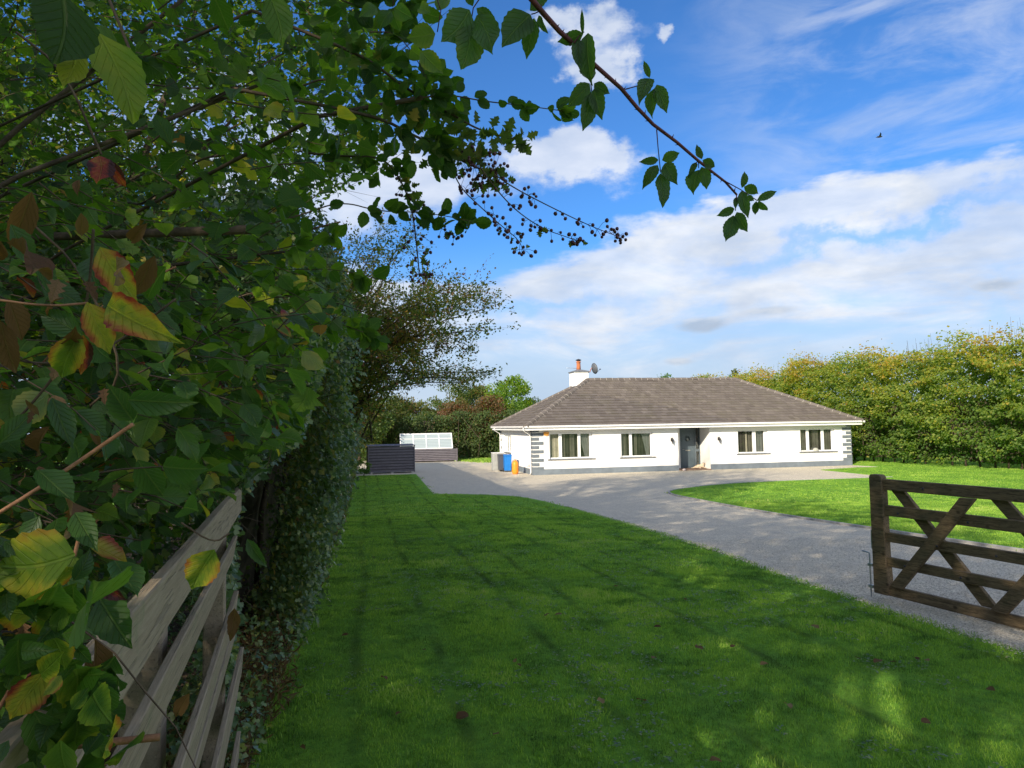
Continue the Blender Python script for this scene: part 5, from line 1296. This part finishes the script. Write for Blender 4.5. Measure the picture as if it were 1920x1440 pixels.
def spray_tree(name, label, trunk, branches, n_leaf, size, matk, tint, cat='tree', tw=.05, tem='low', per=26, cl=.28):
    """tree whose crown is built from sprays on real limbs"""
    rt = plant_root(name, label, cat); q = MB(); tp = [np.array(p, float) for p in trunk]
    n = len(tp); q.tube(tp, [tw*(1-.6*i/(n-1)) for i in range(n)], 7); q.build('trunk', M['bark'], rt)
    br_ = MB(); AP = []; AD = []
    for (a, b) in branches:
        a, b = np.array(a, float), np.array(b, float); mid = (a+b)/2+np.array([0, 0, .12*np.linalg.norm(b-a)]); c3 = smooth_poly([tuple(a), tuple(mid), tuple(b)], 2)
        c3 = np.array(c3); br_.tube(list(c3), [tw*.45*(1-.85*i/(len(c3)-1)) for i in range(len(c3))], 5, False)
        Lb = np.linalg.norm(b-a)
        for k in range(per):
            u = RNG.random()**.7; p0 = along(c3, u); d = (b-a)/Lb*.5+RNG.normal(0, .7, 3)*np.array([1, 1, .45]); d /= np.linalg.norm(d)
            ln = cl*Lb*RNG.uniform(.4, 1.1)*(1.15-u*.6); e_ = p0+d*ln; br_.tube([p0, (p0+e_)/2+np.array([0, 0, .02]), e_], [tw*.07, tw*.05, tw*.03], 3, False)
            m_ = int(n_leaf/len(branches)/per); us = RNG.random(m_)**.7
            AP.append(p0+(e_-p0)*us[:, None]+RNG.normal(0, .028*cl/.28+.012, (m_, 3))); AD.append(d+RNG.normal(0, .6, (m_, 3)))
    br_.build('limbs', M['bark'], rt)['kind'] = 'stuff'
    P = np.concatenate(AP); Dv = np.concatenate(AD); m_ = len(P)
    leaf_mass('foliage', P, Dv, np.array([0, 0, 1.])+RNG.normal(0, .7, (m_, 3)), size*RNG.uniform(.6, 1.3, m_), np.clip(RNG.normal(tint[0], tint[1], m_)+(fbm(P, 1.2, 3)-.5)*.7, 0, 1), tem, M[matk], rt)
    return rt
B = []
tr0 = np.array([-3.7, 11.2, .5])
for i in range(60):
    a = np.array([-3.3+RNG.uniform(0, .9), 11.2+RNG.uniform(-.8, 1.2), RNG.uniform(2.4, 4.4)])
    px_t = RNG.uniform(620, 930); py_t = RNG.uniform(425, 730)
    if px_t > 780 and py_t < 540: py_t += 90; px_t -= 20
    dp_ = RNG.uniform(9.2, 12.5)
    b = at(px_t, py_t, dp_); B.append((a, b))
spray_tree('hawthorn', 'thin brownish hawthorn leaning out from the hedge towards the house, sky showing through', [(-3.8, 11.2, .4), (-3.6, 11.2, 2.0), (-3.1, 11.3, 3.4), (-2.5, 11.3, 4.6)], B, 40000, .044, 'haw_leaf', (.46, .24), tw=.040, per=22, cl=.34)

# ------------------------------------------------------------------ beech hedge on the right
bh = plant_root('beech_hedge', 'high sunlit beech hedge turning gold behind the right-hand lawn', 'hedge')
b0_, b1_ = np.array([31.0, 18.0]), np.array([10.5, 86.0]); bl = np.linalg.norm(b1_-b0_); bd = (b1_-b0_)/bl; bnrm = np.array([-bd[1], bd[0]]);
if bnrm@(-b0_) < 0: bnrm = -bnrm
n = 210000
s_ = RNG.random(n)*bl; h = RNG.random(n)**.8
q2 = np.stack([s_, h*7, np.zeros(n)], 1)
lum = fbm(q2*np.array([1, 1.9, 1]), .75, 2.); lum2 = fbm(q2*np.array([1, 2.2, 1]), 1.9, 6.); topn = fbm(np.stack([s_, s_*0, s_*0], 1), .55, 7)
zt = 6.5+.55*np.clip((30-s_)/30, -1, 1)*1.3+(topn-.5)*1.5-1.3*np.clip((s_-38)/14, 0, 1)
offs = .6+1.0*np.sin(np.clip(h, 0, 1)*2.6+.3)*.6+(lum-.5)*3.8+(lum2-.5)*2.1-np.abs(RNG.normal(0, .30, n))
keep = (lum2 > .36) | (RNG.random(n) < .35)
tp = h > .90
zz = h*zt+np.where(h > .97, RNG.exponential(.13, n), 0)+(lum2-.5)*1.0*h
offs = np.where(tp, offs-RNG.random(n)*1.8, offs)
P = np.concatenate([b0_[None]+bd[None]*s_[:, None]+bnrm[None]*offs[:, None], (zz+.25)[:, None]], 1)[keep]
P += RNG.normal(0, .06, P.shape); m_ = len(P)
nb = np.array([bnrm[0], bnrm[1], .5])
tt = np.clip(.12+.50*(h[keep])**1.5+(lum[keep]-.5)*.9+RNG.normal(0, .15, m_), 0, 1)
leaf_mass('foliage', P, np.array([bnrm[0], bnrm[1], -.3])+RNG.normal(0, .6, (m_, 3)), nb+RNG.normal(0, .45, (m_, 3)), .155*RNG.uniform(.6, 1.3, m_), tt, 'low', M['beech'], bh)
n2b = 70000; s2 = RNG.random(n2b)*bl; h2 = RNG.random(n2b); tn2 = fbm(np.stack([s2, s2*0, s2*0], 1), .55, 7)
z2 = (.35+.63*h2)*(6.3+.55*np.clip((30-s2)/30, -1, 1)*1.3+(tn2-.5)*1.5-1.3*np.clip((s2-38)/14, 0, 1))+.25; o2 = -.3-RNG.random(n2b)*2.2
P2 = np.concatenate([b0_[None]+bd[None]*s2[:, None]+bnrm[None]*o2[:, None], z2[:, None]], 1)
nb2 = 0
leaf_mass('foliage', P2, np.array([bnrm[0], bnrm[1], -.3])+RNG.normal(0, .6, (n2b, 3)), nb+RNG.normal(0, .45, (n2b, 3)), .20*RNG.uniform(.7, 1.3, n2b), np.clip(RNG.normal(.35, .2, n2b), 0, 1), 'low', M['beech'], bh)
q = MB()
for i in range(90):
    s1 = i*bl/90+RNG.uniform(-.2, .2); p_ = b0_+bd*s1+bnrm*.3
    q.tube([(*p_, -.05), (*(p_+RNG.normal(0, .1, 2)), 1.2), (*(p_+RNG.normal(0, .25, 2)), 3.2)], [.06, .045, .02], 5)
for i in range(260):
    s1 = RNG.uniform(0, bl); p_ = b0_+bd*s1+bnrm*RNG.uniform(-1, .6); z0 = 5.9+.7*np.clip((30-s1)/30, -1, 1)-1.3*min(1, max(0, (s1-38)/14))
    q.tube([(*p_, z0-.8), (*(p_+RNG.normal(0, .15, 2)), z0+RNG.uniform(.5, 1.6))], [.012, .004], 3)
q.build('stems', M['bark'], bh)['kind'] = 'stuff'
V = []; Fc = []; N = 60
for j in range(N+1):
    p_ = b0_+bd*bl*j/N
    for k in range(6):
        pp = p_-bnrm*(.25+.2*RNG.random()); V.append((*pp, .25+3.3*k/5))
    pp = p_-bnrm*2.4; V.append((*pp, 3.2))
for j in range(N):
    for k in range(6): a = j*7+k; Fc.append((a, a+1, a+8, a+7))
o = link('shade_core', mesh_np('shade_core', np.array(V), np.array(Fc), M['shadecore']), bh); o['kind'] = 'stuff'  # dark sheet standing in for shade inside the beech hedge

# ------------------------------------------------------------------ trees further off
def tree(name, label, base, hgt_, rx, rz, n, size, matk, tint, cat='tree', clusters=36, zc=None, trunk_r=.14, low=.0, tem='low', flat=1.):
    rt = plant_root(name, label, cat); base = np.array(base, float); zc = hgt_-rz if zc is None else zc
    cen = base+np.array([0, 0, zc])
    q = MB(); q.tube([base, base+np.array([.1, 0, zc*.6]), base+np.array([0, .1, zc+rz*.4])], [trunk_r, trunk_r*.7, trunk_r*.25], 7); q.build('trunk', M['bark'], rt)
    lb = MB(); cc = []
    for i in range(clusters):
        d = rvec(1)[0]; r = RNG.uniform(.45, 1.)**.6; c_ = cen+d*np.array([rx, rx, rz])*r*.82; cc.append(c_)
        st_ = base+np.array([0, 0, zc*RNG.uniform(.35, 1.)]); lb.tube([st_, (st_+c_)/2+np.array([0, 0, .1]), c_], [trunk_r*.3, trunk_r*.16, trunk_r*.06], 4, False)
    lb.build('limbs', M['bark'], rt)['kind'] = 'stuff'
    ci = RNG.integers(0, clusters, n); cc = np.array(cc); cr = RNG.uniform(.6, 1.25, clusters)
    sp = rvec(n)*(RNG.random(n)**.45)[:, None]*np.array([rx, rx, rz*.8])*.36*cr[ci][:, None]
    P = cc[ci]+sp
    out = P-cen; Dv = out/np.linalg.norm(out, axis=1, keepdims=True)*.6+RNG.normal(0, .6, (n, 3)); Nv = out/np.linalg.norm(out, axis=1, keepdims=True)+np.array([0, 0, .6])+RNG.normal(0, .5, (n, 3))
    tt = np.clip(RNG.normal(tint[0], tint[1], n)+RNG.normal(0, .12, clusters)[ci], 0, 1)
    leaf_mass('crown', P, Dv, Nv, size*RNG.uniform(.6, 1.3, n), tt, tem, M[matk], rt)
    return rt
def W(px, y_): return (px-960)/FPX*y_
tree('maple_tree', 'bright green round-headed tree just left of the chimney, beyond the yard', (W(958, 62), 62, 0), 7.1, 2.5, 2.8, 11000, .20, 'far_green', (.5, .22))
tree('ash_tree', 'thin pale tree with sky showing through, above the greenhouse cover', (W(842, 66), 66, 0), 7.2, 2.2, 2.2, 4200, .18, 'far_mixed', (.45, .15), clusters=26)
tree('rowan_tree', 'rusty red hawthorn between the pale tree and the bright green one', (W(912, 58), 58, 0), 5.4, 2.1, 2.2, 9000, .16, 'far_red', (.55, .25))
tree('rowan_tree', 'rusty brown small tree behind the right end of the greenhouse cover', (W(852, 59), 59, 0), 5.0, 1.9, 2.0, 7500, .16, 'far_red', (.40, .25))
tree('hedgerow_tree', 'olive green bushy tree behind the left end of the greenhouse cover', (W(778, 60), 60, 0), 5.5, 2.4, 2.3, 9500, .17, 'far_mixed', (.55, .22))
tree('hedgerow_tree', 'dull green bushy tree above the nearer charcoal timber store', (W(722, 57), 57, 0), 5.6, 2.4, 2.4, 8500, .17, 'far_mixed', (.35, .2))
tree('hedgerow_tree', 'green bushy tree touching the long left hedge at its far end', (W(672, 52), 52, 0), 5.2, 2.3, 2.4, 8500, .17, 'far_mixed', (.3, .2))
tree('hedgerow_tree', 'mid green tree behind the bright green one, beside the roof', (W(1000, 72), 72, 0), 5.8, 2.6, 2.3, 7000, .19, 'far_mixed', (.3, .2))
tree('hedgerow_tree', 'green tree top between the pale tree and the bright green tree', (W(898, 70), 70, 0), 7.2, 2.5, 2.4, 9000, .19, 'far_mixed', (.35, .2))
tree('hedgerow_tree', 'small green tree top showing above the middle of the roof ridge', (W(1247, 72), 72, 0), 8.0, 1.3, 2.2, 3500, .18, 'far_green', (.2, .2))
tree('hedgerow_tree', 'low golden tree top along the right half of the roof ridge', (W(1325, 74), 74, 0), 8.0, 2.3, 2.2, 6000, .18, 'beech', (.6, .2))
tree('hedgerow_tree', 'spiky tree top rising above the right end of the roof ridge', (W(1392, 70), 70, 0), 8.9, 1.5, 2.7, 4200, .18, 'far_mixed', (.4, .2), clusters=22)
tree('hedgerow_tree', 'loose tree top between the roof ridge and the beech hedge', (W(1450, 74), 74, 0), 7.6, 2.2, 2.4, 5000, .18, 'far_mixed', (.4, .2), clusters=24)
# low dark scrub along the back
sb_ = plant_root('back_hedge', 'dark shaded hedge behind the greenhouse cover and bins', 'hedge')
n = 26000; xx = RNG.uniform(-17, 3.5, n); hh = RNG.random(n); yy2 = 56.5+RNG.uniform(-.6, 1.2, n)+(fbm(np.stack([xx, hh*4, xx*0], 1), .8, 3)-.5)*2.5
P = np.stack([xx, yy2, hh*(3.3+.8*fbm(np.stack([xx, xx*0, xx*0], 1), .7, 1))], 1)
leaf_mass('foliage', P, np.array([0, -.6, -.4])+RNG.normal(0, .6, (n, 3)), np.array([0, -.7, .7])+RNG.normal(0, .5, (n, 3)), .17*RNG.uniform(.6, 1.3, n), np.clip(RNG.normal(.25, .2, n), 0, 1), 'low', M['far_mixed'], sb_)
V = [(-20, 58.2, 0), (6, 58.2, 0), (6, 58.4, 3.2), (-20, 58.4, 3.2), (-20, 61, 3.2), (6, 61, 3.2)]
o = link('shade_core', mesh_np('shade_core', np.array(V, float), np.array([(0, 1, 2, 3), (3, 2, 5, 4)]), M['shadecore']), sb_); o['kind'] = 'stuff'  # flat dark backing, stands in for shade inside the back hedge
q = MB()
for i in range(9):
    x_ = RNG.uniform(-9, -2.5); q.tube([(x_, 55.9, .2), (x_+RNG.uniform(-.6, .3), 55.8, 1.6), (x_+RNG.uniform(-1.6, .9), 55.6, RNG.uniform(2.6, 3.8))], [.035, .025, .012], 5)
q.build('stems', M['bark'], sb_)['kind'] = 'stuff'
# shrub beside the store
tree('box_shrub', 'small bright green shrub at the left end of the nearer charcoal store', (W(676, 38), 38.6, 0), .95, .42, .45, 1600, .06, 'far_green', (.2, .15), 'shrub', clusters=14, trunk_r=.03)
tree('hedge_tree', 'dark leafy tree standing behind the hazel, upper left background', (-6.2, 8.2, .6), 8.2, 2.6, 3.0, 15000, .085, 'haw_leaf', (.35, .2), clusters=60)
tree('hedge_tree', 'dark leafy tree further along behind the left hedge', (-8.2, 13.5, .4), 8.6, 2.8, 3.0, 12000, .10, 'haw_leaf', (.35, .2), clusters=60)
tree('hedge_tree', 'dense dark tree in the left hedge line under the brownish hawthorn', (-3.9, 13.0, .4), 6.0, 1.7, 2.3, 16000, .07, 'haw_leaf', (.45, .2), clusters=60)
# bay of trees behind the photographer that shade the garden
BT = [((-14.5, -4, .8), 24, 5.0, 6.5, 5200, 'a tall ash behind and left of the camera, out of the picture'), ((-8, -9, .8), 14.5, 4.0, 4.6, 3800, 'broad tree by the road behind the camera, out of the picture'),
      ((-3.5, -5.5, .8), 9.5, 2.9, 3.3, 5200, 'smaller tree close behind the camera, out of the picture'), ((-20, -14, .8), 20, 5.5, 6.5, 4200, 'second tall tree further behind and left of the camera'),
      ((-8.5, 2.5, .8), 8.2, 2.8, 3.2, 5600, 'bushy tree in the hedge left of the camera, out of the picture'), ((3.5, -8.5, .8), 8.0, 2.6, 3.0, 1600, 'small tree right behind the camera, across the drive')]
for (bs, hg, rx_, rz_, n_, lb_) in BT:
    tree('roadside_tree', lb_, bs, hg, rx_, rz_, n_, .30 if hg > 12 else .16, 'far_mixed', (.35, .2), trunk_r=.02*hg, clusters=40)
bhg = plant_root('roadside_hedge', 'continuation of the left hedge behind the camera, out of the picture', 'hedge')
n = 16000; yy2 = RNG.uniform(-12, 3.0, n); xx = -3.6+RNG.uniform(-1.6, 1.0, n)-.15*np.abs(yy2); P = np.stack([xx, yy2, .8+RNG.random(n)*(3.6+1.0*fbm(np.stack([yy2, yy2*0, yy2*0], 1), .7, 4))], 1)
P = P[(np.linalg.norm(P-CAM, axis=1) > 1.6)]; n = len(P)
leaf_mass('foliage', P, rvec(n), np.array([0, 0, 1.])+RNG.normal(0, .7, (n, 3)), .13*RNG.uniform(.6, 1.3, n), np.clip(RNG.normal(.3, .2, n), 0, 1), 'low', M['far_mixed'], bhg)

# ------------------------------------------------------------------ grass
def tuft_object(nb, radius, h0, h1, wd, seed):
    r = np.random.default_rng(seed); V = []; Fc = []; ti = []; U = []
    for i in range(nb):
        a = r.uniform(0, 6.283); rr = radius*math.sqrt(r.random()); x, y = rr*math.cos(a), rr*math.sin(a)
        h = r.uniform(h0, h1); la = r.uniform(0, 6.283); ln = r.uniform(.15, .9)*h; dx_, dy_2 = math.cos(la)*ln, math.sin(la)*ln
        wa = r.uniform(0, 6.283); wx, wy = math.cos(wa)*wd, math.sin(wa)*wd; b = len(V); tv = r.random()
        V += [(x-wx, y-wy, -.01), (x+wx, y+wy, -.01), (x+dx_*.4+wx*.8, y+dy_2*.4+wy*.8, h*.6), (x+dx_*.4-wx*.8, y+dy_2*.4-wy*.8, h*.6), (x+dx_, y+dy_2, h*.95)]
        U += [(0, 0, 0), (0, 0, 0), (0, 0, .6), (0, 0, .6), (0, 0, 1)]; ti += [tv]*5
        Fc += [(b, b+1, b+2), (b, b+2, b+3), (b+3, b+2, b+4)]
    me = mesh_np('grass_tuft', np.array(V), np.array(Fc), M['blade'], np.array(ti), np.array(U, float))
    return bpy.data.objects.new('grass_tuft', me)
def scatter(name, pts, rotz, scl, gt, inst, label, cat='grass'):
    me = bpy.data.meshes.new(name); me.vertices.add(len(pts)); me.vertices.foreach_set('co', pts.astype(np.float32).ravel())
    rv = np.zeros((len(pts), 3), np.float32); rv[:, 2] = rotz
    a = me.attributes.new('rot', 'FLOAT_VECTOR', 'POINT'); a.data.foreach_set('vector', rv.ravel())
    a = me.attributes.new('scl', 'FLOAT', 'POINT'); a.data.foreach_set('value', scl.astype(np.float32))
    a = me.attributes.new('gt', 'FLOAT', 'POINT'); a.data.foreach_set('value', gt.astype(np.float32))
    me.update(); o = link(name, me); tag(o, label, cat, kind='stuff')
    ng = bpy.data.node_groups.new(name+'_nodes', 'GeometryNodeTree')
    ng.interface.new_socket('Geometry', in_out='INPUT', socket_type='NodeSocketGeometry'); ng.interface.new_socket('Geometry', in_out='OUTPUT', socket_type='NodeSocketGeometry')
    gi = ng.nodes.new('NodeGroupInput'); go_ = ng.nodes.new('NodeGroupOutput'); ip = ng.nodes.new('GeometryNodeInstanceOnPoints'); oi = ng.nodes.new('GeometryNodeObjectInfo')
    oi.inputs['Object'].default_value = inst; oi.inputs['As Instance'].default_value = True
    na = ng.nodes.new('GeometryNodeInputNamedAttribute'); na.data_type = 'FLOAT_VECTOR'; na.inputs[0].default_value = 'rot'
    nb_ = ng.nodes.new('GeometryNodeInputNamedAttribute'); nb_.data_type = 'FLOAT'; nb_.inputs[0].default_value = 'scl'
    er = ng.nodes.new('FunctionNodeEulerToRotation')
    ng.links.new(gi.outputs[0], ip.inputs['Points']); ng.links.new(oi.outputs['Geometry'], ip.inputs['Instance'])
    ng.links.new(na.outputs[0], er.inputs[0]); ng.links.new(er.outputs[0], ip.inputs['Rotation']); ng.links.new(nb_.outputs[0], ip.inputs['Scale']); ng.links.new(ip.outputs[0], go_.inputs[0])
    md = o.modifiers.new('grass', 'NODES'); md.node_group = ng; return o
def grid_pts(poly, x0, x1, y0, y1, step, dzg=.02, jit=.6, inset=0.):
    gx_, gy_ = np.meshgrid(np.arange(x0, x1, step), np.arange(y0, y1, step)); X = gx_.ravel()+RNG.uniform(-jit, jit, gx_.size)*step; Y = gy_.ravel()+RNG.uniform(-jit, jit, gx_.size)*step
    k = inpoly(X, Y, poly)
    for ax_, ay_ in ((1, 0), (-1, 0), (0, 1), (0, -1)): k &= inpoly(X+ax_*inset, Y+ay_*inset, poly)
    X, Y = X[k], Y[k]
    P = np.stack([X, Y, ground(Y)+dzg], 1); x, y, w_ = project(P); v = (x > -60) & (x < 1990) & (y < 1520) & (w_ > 1)
    return P[v]
def lines(P):                       # wheel lines left by the mower, roughly along the hedge
    u = P[:, 0]+.262*(P[:, 1]-3.4)*(.55+.45*(1))
    d = np.full(len(P), 9.)
    for c_, k in ((.62, 0), (1.25, 0), (2.2, 0), (2.85, 0), (3.75, 0), (4.5, 0), (5.5, 0), (6.2, 0)):
        xl = -1.42+c_-.209*(P[:, 1]-3.5)
        d = np.minimum(d, np.abs(P[:, 0]-xl+.05*np.sin(P[:, 1]*.9+c_*5)))
    return np.clip(1.25-d/.12, 0, 1)
GT1 = tuft_object(52, .11, .010, .027, .0019, 1); GT2 = tuft_object(60, .20, .014, .032, .0034, 2); GT3 = tuft_object(70, .42, .014, .030, .007, 3)
def lawn_scatter(name, poly, x0, x1, y0, y1, step, inst, label, sc=1., cond=None):
    P = grid_pts(poly, x0, x1, y0, y1, step, inset={GT1: .06, GT2: .12, GT3: .26}[inst])
    ln = lines(P) if poly is LAWN_L else np.zeros(len(P))
    pn = fbm(P*np.array([1, 1, 0])+.5, 1.1, 2); pn2 = fbm(P*np.array([1, 1, 0])+.5, 4.2, 8)
    scl = sc*(.45+1.1*pn2)*(.7+.6*pn)*(1-.4*ln)*RNG.uniform(.75, 1.3, len(P))*np.where(RNG.random(len(P)) < .04, 1.5, 1)
    gt = (pn-.5)*.9+(pn2-.5)*.7-.22*ln+RNG.normal(0, .05, len(P))
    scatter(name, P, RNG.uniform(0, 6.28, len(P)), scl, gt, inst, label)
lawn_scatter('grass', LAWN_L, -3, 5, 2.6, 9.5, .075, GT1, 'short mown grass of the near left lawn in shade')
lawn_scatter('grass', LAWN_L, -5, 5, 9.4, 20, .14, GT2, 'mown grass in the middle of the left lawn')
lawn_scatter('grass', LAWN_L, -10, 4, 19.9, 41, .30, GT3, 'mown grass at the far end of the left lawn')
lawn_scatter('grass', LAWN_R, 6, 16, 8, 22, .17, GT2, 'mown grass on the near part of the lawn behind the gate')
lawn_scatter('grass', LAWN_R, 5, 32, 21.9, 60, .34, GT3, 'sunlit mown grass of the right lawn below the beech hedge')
lawn_scatter('grass', LAWN_B, -6, 1, 50, 58, .30, GT3, 'rough grass patch behind the yard', 3.0)
# ragged tufts along the lawn edge of the drive
ep = []
for i in range(len(edge_l)-1):
    a, b = np.array(edge_l[i]), np.array(edge_l[i+1]); k = max(1, int(np.linalg.norm(b-a)/.05))
    for j in range(k): ep.append(a+(b-a)*j/k+RNG.normal(0, .03, 2))
ep = np.array(ep); ep = ep[(ep[:, 1] > 3) & (ep[:, 1] < 22)]
P = np.stack([ep[:, 0], ep[:, 1], ground(ep[:, 1])+.01], 1)
scatter('grass', P, RNG.uniform(0, 6.28, len(P)), RNG.uniform(.6, 1.3, len(P)), RNG.normal(0, .08, len(P)), GT1, 'ragged grass along the edge of the gravel drive')
# loose chippings lying on the gravel
mt, t = new_mat('chipping'); gg = t.attr('gt', 'INSTANCER')
M['chip'] = fin(mt, t, principled(t, t.ramp(gg, [(0, (.34, .31, .26)), (.5, (.54, .49, .40)), (1, (.72, .66, .56))]), .85, .2))
bm = bmesh.new(); bmesh.ops.create_icosphere(bm, subdivisions=1, radius=.008)
for v_ in bm.verts: v_.co.x *= 1.3+RNG.normal(0, .15); v_.co.z *= .6; v_.co += Vector(RNG.normal(0, .0012, 3))
pm_ = bpy.data.meshes.new('chipping'); bm.to_mesh(pm_); bm.free(); pm_.materials.append(M['chip']); chip = bpy.data.objects.new('chipping', pm_)
dpoly = [p_ for p_ in edge_l if 2 < p_[1] < 22]+[p_ for p_ in isl[::-1] if p_[1] < 22]
def chips(y0_, y1_, n_, s0, s1):
    X = RNG.uniform(1.5, 10, n_); Y = RNG.uniform(y0_, y1_, n_); k = inpoly(X, Y, dpoly); X, Y = X[k], Y[k]
    P = np.stack([X, Y, ground(Y)+.003], 1); x, y, w_ = project(P); v = (x > -20) & (x < 1940) & (y < 1460) & (w_ > 1); return P[v], RNG.uniform(s0, s1, v.sum())
Pa, Sa = chips(4.5, 9, 42000, .35, .8); Pb, Sb = chips(9, 13, 16000, .4, .8); P = np.concatenate([Pa, Pb])
i_ = RNG.integers(0, len(edge_l)-1, 5000); eb = np.array(edge_l); fr_ = RNG.random((5000, 1)); Ee = eb[i_]*(1-fr_)+eb[i_+1]*fr_+RNG.normal(0, .05, (5000, 2)); Ee = Ee[(Ee[:, 1] > 4.5) & (Ee[:, 1] < 20)]
P = np.concatenate([P, np.stack([Ee[:, 0]+.03, Ee[:, 1], ground(Ee[:, 1])+.024], 1)])
scatter('gravel_chippings', P, RNG.uniform(0, 6.28, len(P)), np.concatenate([Sa, Sb, RNG.uniform(.6, 1.2, len(Ee))]), RNG.random(len(P)), chip, 'loose grey and tan chippings on the drive near the gate', 'gravel')
# dry grass, ivy and litter at the hedge foot
n = 9000; ly = 3.4+34*RNG.random(n)**1.8; xo = hedge_x(ly)+RNG.uniform(-.40, .10, n)+.12*np.sin(ly*2.3)*np.sin(ly*.9)
P = np.stack([xo, ly, ground(ly)+RNG.random(n)*.22], 1)
o = leaf_mass('dry_undergrowth', P, np.array([.2, 0, .7])+RNG.normal(0, .8, (n, 3)), rvec(n), RNG.uniform(.03, .10, n), RNG.random(n), 'low', M['dead'], None, .22)
tag(o, 'dry brown stalks and litter along the foot of the left hedge', 'undergrowth')
n = 4200; ly = 3.4+24*RNG.random(n)**1.8; xo = hedge_x(ly)+RNG.uniform(-.45, .08, n)+.12*np.sin(ly*1.9)*np.sin(ly*.7)
P = np.stack([xo, ly, ground(ly)+RNG.random(n)*.35], 1)
o = leaf_mass('ground_ivy', P, np.array([.4, -.3, .1])+RNG.normal(0, .5, (n, 3)), np.array([.3, -.3, 1.])+RNG.normal(0, .4, (n, 3)), RNG.uniform(.03, .06, n), RNG.random(n), 'midlobe', M['ivy'], None)
tag(o, 'low ivy and weeds creeping out of the hedge foot', 'ground cover')
n = 5200; X = RNG.uniform(-2, 4.5, n); Y = 2.8+12*RNG.random(n)**1.3; k = inpoly(X, Y, LAWN_L); X, Y = X[k], Y[k]; P0_ = np.stack([X, Y, ground(Y)+.045], 1)
k = fbm(P0_*np.array([1, 1, 0]), 1.4, 30) > .55; P0_ = P0_[k]; m_ = len(P0_); ci = np.repeat(np.arange(m_), 5); P = P0_[ci]+RNG.normal(0, .02, (m_*5, 3))*np.array([1, 1, .2]); an = RNG.uniform(0, 6.28, m_*5)
o = leaf_mass('clover', P, np.stack([np.cos(an), np.sin(an), .1+0*an], 1), np.array([0, 0, 1.])+RNG.normal(0, .25, (m_*5, 3)), RNG.uniform(.012, .030, m_*5), np.clip(RNG.normal(.6, .2, m_*5), 0, 1), 'low', M['ivy'], None)
tag(o, 'patches of clover and low weeds in the near lawn', 'ground cover')
# fallen leaves
FL = [(855, 1357), (795, 1225), (1160, 1105), (1537, 1186), (1475, 1330), (1370, 1222), (1615, 1245), (1680, 1250), (1735, 1245), (1425, 1255), (1640, 1252), (1816, 1220), (1330, 1438), (1500, 1105), (968, 1250), (1850, 1300), (1230, 1240), (700, 1050), (1594, 1100), (1040, 1160), (880, 1010), (1290, 1130), (640, 1200), (1745, 1365), (1130, 1330)]
def on_ground(px, py):
    r = ray(px, py); d = 1.
    while (CAM+r*d)[2] > float(ground((CAM+r*d)[1]))+.03 and d < 80: d += .02
    return CAM+r*d
FLAB = ['brown leaf at the bottom edge of the picture, left of centre', 'brown leaf nearest the hedge foot, low on the left', 'tan leaf midway down the shaded lawn, left of the gate', 'leaf lying just below the gravel edge near the gate', 'brown leaf right of the lower bright patch', 'leaf at the middle of the lawn below the drive bend', 'leaf in the grass under the gate bolt',
 'leaf beside another one under the gate bottom rail', 'rightmost leaf of the short row under the gate', 'leaf left of the upper bright patch of grass', 'pale leaf between two others under the gate', 'leaf close to the gravel edge at the right side', 'leaf at the very bottom of the lawn, right of centre',
 'leaf near the gravel edge, left of the gate stile', 'leaf at the bottom centre of the shaded lawn', 'leaf in the lower right corner of the lawn', 'leaf in the centre of the near lawn', 'small leaf beside the long hedge, halfway up the lawn', 'leaf against the gravel edge just left of the gate', 'small leaf on the upper middle of the left lawn',
 'tiny leaf far up the left lawn near the mower lines', 'small leaf under the gravel bend, above centre', 'leaf a step out from the hedge foot', 'leaf low on the right side of the lawn', 'leaf low in the middle of the lawn, below the centre']
names_pos = ['near the bottom edge', 'on the shaded middle of the lawn', 'close to the gravel edge', 'towards the gate', 'in the near right corner']
FL += [(float(RNG.uniform(520, 1850)), float(RNG.uniform(1120, 1430))) for _ in range(14)]
FL = [q_ for q_ in FL if q_[1] > 930+(q_[0]-600)*.27 or q_[0] < 1100]
for i, (x, y) in enumerate(FL):
    p_ = on_ground(x, y); p_[2] += .035; an = RNG.uniform(0, 6.28); s = RNG.uniform(.05, .085)
    d = np.array([math.cos(an), math.sin(an), .15]); 
    o = hero_leaf(None, p_, p_+d*s, .7, float(RNG.uniform(0, 1)), 'bramble' if i % 2 else 'hazel', 'dead', roll=0, normal=(RNG.normal(0, .3), RNG.normal(0, .3), 1), name='fallen_leaf')
    tag(o, FLAB[i] if i < len(FLAB) else 'tiny brown leaf fallen on the shaded near lawn, one of many loose ones', 'leaf', 'fallen leaves scattered on the near lawn' if i < len(FLAB) else 'tiny loose leaves on the near lawn')
# bird
bd_ = plant_root('bird', 'tiny dark bird flying high in the blue sky on the right', 'bird'); bp = at(1649, 257, 30); bd_.location = tuple(bp)
skin_fig('body', [(0, 0, 0, .035), (.08, 0, .02, .03), (.13, 0, .03, .012), (-.10, 0, -.01, .018), (-.17, 0, -.015, .006)], [(0, 1), (1, 2), (0, 3), (3, 4)], M['black_metal'], bd_, 1)
for sg in (-1, 1):
    q = MB(); q.add([(.06, sg*.02, .01), (-.05, sg*.02, .01), (-.04, sg*.14, .10), (-.08, sg*.22, .13), (.03, sg*.12, .10), (.0, sg*.08, .055)], [(0, 1, 5), (0, 5, 4), (5, 1, 2), (5, 2, 3, 4)]); q.build('wing', M['black_metal'], bd_)
